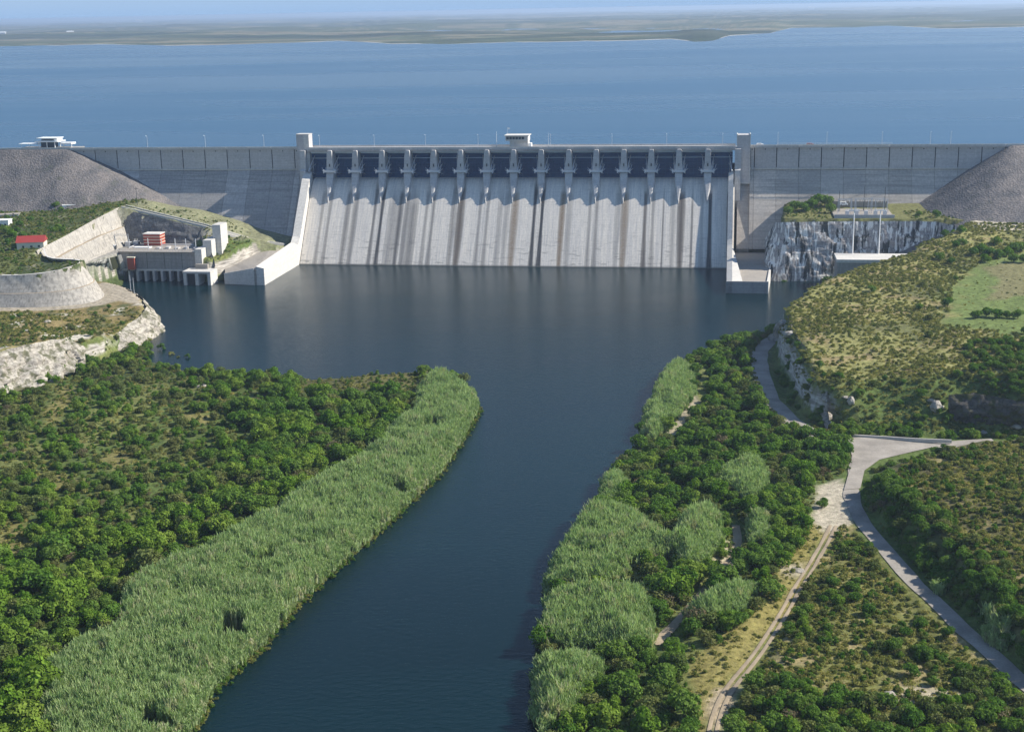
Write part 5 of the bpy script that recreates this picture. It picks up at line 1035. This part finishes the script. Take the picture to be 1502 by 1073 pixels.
scr_add(PX([(1215,780),(1255,775),(1300,835),(1400,930),(1540,1060),(1540,1160),(1055,1160),(1060,1060),(1110,980),(1160,900)], 5.5), 1.3, lambda P: .5+.9*np.clip(fbm(P[:, 0], P[:, 1], 6, 3)-.4, 0, 1)*2, .45, 1.15, [0,0,1,2,3,4,5,5], offr)
scr_add(PX([(1190,715),(1240,690),(1232,705),(1200,740),(1215,785),(1150,905),(1060,1010),(1035,1073),(1000,1073),(1020,960),(1100,900),(1145,800)], 5.5), 1.4, .4, .35, .9, [0,1,4,5,4], lambda P: offr(P) & (sdist(P, PX([(1200,712),(1228,705),(1252,722),(1250,770),(1215,782),(1188,762),(1196,742)], 6.5)) < 0))
scr_add(np.array([(-330,200),(-330,640),(10,640),(10,200)]), 1.9, lambda P: .45, .5, 1.25, [0,1,1,2,3,3,4,5], lambda P: (sdist(P, LAND_L) > .3) & (reed_d(P) < 0) & (sdist(P, TER) < -5))
scr_add(RB, 1.8, .4, .5, 1.2, [0,1,2,3,3], lambda P: (np.min([ldist(P, L)[0] for L in (ROAD1, TRK2, TRK3)], 0) > 1.8) & (sdist(P, RIGHTL) > 0))
tpoly = PX([(-60,462,13),(0,458,13),(130,455,13),(200,452,12),(228,462,9),(220,485,7),(120,508,7),(30,512,9),(-60,540,10)]); scr_add(tpoly, 1.5, lambda P: .2+1.6*np.clip(fbm(P[:, 0], P[:, 1], 8, 3)-.45, 0, 1)*2, .5, 1.1, [0,1,2,4,5,5])
scr_add(MD, 1.9, lambda P: .30+.5*(fbm(P[:, 0], P[:, 1], 11) > .5), .5, 1.1, [0,2,2,3,1], lambda P: (sdist(P, MD) > 1.5) & (P[:, 0] > -430))
scr_add(np.array([DW(-254,72),DW(-192,70),DW(-172,62),DW(-176,40),DW(-254,40)]), 1.8, .35, .4, .9, [0,1,4,3]); scr_add(KNOB, 1.6, .5, .4, .9, [1,4,5,3]); scr_add(np.array([DW(175,74),DW(200,78),DW(200,20),DW(178,20)]), 1.8, .4, .5, 1, [1,4,0,3]); scr_add(np.array([DW(248,76),DW(275,76),DW(275,40),DW(248,40)]), 1.8, .4, .5, 1, [1,4,0,3])
# creepers and bushes at the water line below the cuts
S.append(np.c_[np.array([DW(*q) for q in [(u, 91+1.5*math.sin(u)) for u in np.arange(170, 202, .9)]]), np.full(36, 1.2), np.full(36, 3)])
scr_add(PX([(-60,480),(0,476),(100,474),(116,498),(75,496),(0,512),(-60,520)], 16), 1.4, .55, .5, 1.1, [0,1,2,3,4,5]); scr_add(PX([(120,502),(172,488),(190,476),(192,500),(160,530),(120,540)], 6), 1.5, .35, .4, 1.0, [0,1,2,3,5])
scr_add(PX([(112,552),(232,520),(238,504),(215,506),(150,530)], 1.5), 1.6, .7, .6, 1.2, [0,2,3,1])
t_ = r.random(900)*(len(LEFT_EDGE)-1); i_ = t_.astype(int); f_ = (t_-i_)[:, None]; Pe = LEFT_EDGE[i_]*(1-f_)+LEFT_EDGE[np.minimum(i_+1, len(LEFT_EDGE)-1)]*f_+np.abs(r.normal(size=(900, 1)))*np.array([[.9, -.5]])-np.array([[.6, -.3]])
shore = np.c_[Pe, .3+.5*r.random(900), r.choice([0, 3, 3, 1], 900)]
S = np.vstack(S); Zs = gz(S[:, 0], S[:, 1]); sx, sy, w = seen(np.c_[S[:, :2], Zs]); ok = (sx > -200) & (sx < 1700) & (sy < 1300) & (Zs > -.8); S, Zs, sx, sy, w = S[ok], Zs[ok], sx[ok], sy[ok], w[ok]; n = len(S)
iv = (sx > 0) & (sx < 1502) & (sy < 1073); pri = np.where(iv & (S[:, 3] < 4) & (sx > 1130) & (sy < 990), S[:, 2]*2000/w, 0); topS = np.argsort(-pri)[:140]
m_ = np.zeros(n, bool); m_[topS] = True
for i in topS:
    k_ = int(S[i, 3]); q = 'on the shaded mound beside the gravel road' if (sx[i] > 1262 and sy[i] > 650) else ('among the tracks at lower right' if sy[i] > 650 else 'in the dry scrub of the right plateau')
    a = {0: 'ochre green', 1: 'ochre green', 2: 'olive', 3: 'deep green'}[k_]
    hx, hy = np.median(sx[topS]), 0; q2 = ('left' if sx[i] < 1390 else 'right')+' part, '+('upper' if sy[i] < 760 else ('middle' if sy[i] < 860 else 'lower'))+' slope'
    o = link(bpy.data.objects.new('shrub', SCM[k_])); o.location = (S[i, 0], S[i, 1], Zs[i]-.1); o.rotation_euler = (0, 0, random.random()*6.28); o.scale = [S[i, 2]]*3; tag(o, 'low '+a+' shrub '+q.replace('the shaded mound beside the gravel road', 'the mound by the gravel road')+', '+q2, 'shrub', 'shrubs '+q)
S, Zs = np.vstack([S[~m_], shore]), np.r_[Zs[~m_], np.full(len(shore), .05)]; n = len(S)
scatter('undergrowth', np.c_[S[:, :2], Zs-.1], r.random(n)*6.28, np.c_[S[:, 2], S[:, 2], S[:, 2]*r.uniform(.7, 1.2, n)], S[:, 3], protos_scrub)
print('scrub', n)
for k, (x, y, s_) in enumerate(((238,512,2.0),(252,520,1.5),(262,524,1.2),(276,524,1.3))):
    o = link(bpy.data.objects.new('water_plant', SCM[(3, 0, 2, 3)[k]])); o.location = (*at(x, y, 0), -.2); o.scale = [s_]*3; tag(o, ('largest','second','smallest','easternmost')[k]+' low green clump of plants standing in the water off the left cliff', 'water plant', 'plant clumps in the inlet')
# loose rocks
bm_ = []
for k in range(4):
    q = MB(); rr2 = np.random.default_rng(300+k); import bmesh
    b2 = bmesh.new(); bmesh.ops.create_icosphere(b2, subdivisions=2, radius=1)
    for v in b2.verts: v.co = Vector((round(v.co.x*1.6)/1.6*.4+v.co.x*.6, round(v.co.y*1.6)/1.6*.4+v.co.y*.6, v.co.z*.75))*(1+.35*(mnoise.noise(v.co*1.3+Vector((k*9, 0, 0)))))
    me = bpy.data.meshes.new('boulder'); b2.to_mesh(me); b2.free(); me.materials.append(M['rock_boulder']); bm_.append(me)
def on_ground(x, y):
    z = 20.
    d = RR@np.array([(x-751)/2000, (536.5-y)/2000, -1.]); tt = np.linspace(250, 1100, 900)/math.hypot(d[0], d[1]); Q = np.array([0, 0, CAMH])+tt[:, None]*d
    g = gz(Q[:, 0], Q[:, 1]); k = np.argmax(Q[:, 2] < g); return Q[k, 0], Q[k, 1], float(g[k])
BL = [(1241,584,14,1.1,'at the left of the small pale outcrop on the plateau front'),(1256,600,13,1.0,'at the foot of the small pale outcrop on the plateau front'),(1366,588,13,1.3,'on top of the larger pale outcrop by the dark rock face'),(1381,600,12,1.1,'right of the larger pale outcrop by the dark rock face'),(285,563,1.6,2.2,'in the left bank thicket by the inlet, largest'),(292,568,1.6,1.6,'in the left bank thicket by the inlet, right of the largest'),(300,566,1.6,1.4,'in the left bank thicket by the inlet, rightmost'),(1430,640,9,1.5,'at the road end under the right plateau'),(1442,636,9,1.3,'behind the road end under the right plateau'),(1490,628,10,1.8,'at the right frame edge below the dark rock face'),(1478,618,12,1.4,'above the pale rock at the right frame edge'),(1248,592,14,1.4,'standing upright on the plateau front, smaller of two'),(1372,604,12,1.9,'standing upright by the dark rock face, larger of two'),(1150,474,7,2.6,'where the paved road disappears behind the plateau cliff'),(1158,492,7,2.2,'beside the top of the paved road under the cliff'),(70,472,12.5,1.5,'on the left headland slope'),(88,488,11,1.7,'at the lip of the left cliff'),(150,490,8,1.4,'in ochre grass above the left cliff'),(40,486,11,1.6,'in ochre grass at the left of the headland'),(1170,836,6,1.8,'pale slab beside the dirt track'),(1305,1022,5.5,1.6,'in the bare patch at lower right'),(1185,765,6.8,1.0,'at the rim of the gravel patch')]
for k, (x, y, z, s_, lb) in enumerate(BL):
    X, Y, zg = on_ground(x, y); tall = 'upright' in lb; o = link(bpy.data.objects.new('boulder', bm_[k % 4])); o.location = (X, Y, zg+(.7 if tall else .05)*s_); o.scale = (s_*1.2, s_, s_*(1.7 if tall else (.3 if 'slab' in lb else .7))); o.rotation_euler = (0, 0, k*1.3); tag(o, 'pale limestone boulder '+lb, 'boulder')

# ------------------------------------------------------------------ the air
hz = MB().box(-43000, 43000, -7000, 45000, -6, 163.5); ho = hz.build('haze', [], kind='stuff')
t = bpy.data.materials.new('haze'); t.use_nodes = True; q = t.node_tree; q.nodes.clear(); o_ = q.nodes.new('ShaderNodeOutputMaterial'); pv_ = q.nodes.new('ShaderNodeVolumePrincipled')
pv_.inputs['Color'].default_value = (.62, .78, 1.0, 1); pv_.inputs['Density'].default_value = HAZE_D; pv_.inputs['Anisotropy'].default_value = .3
q.links.new(pv_.outputs[0], o_.inputs['Volume']); ho.data.materials.clear(); ho.data.materials.append(t)
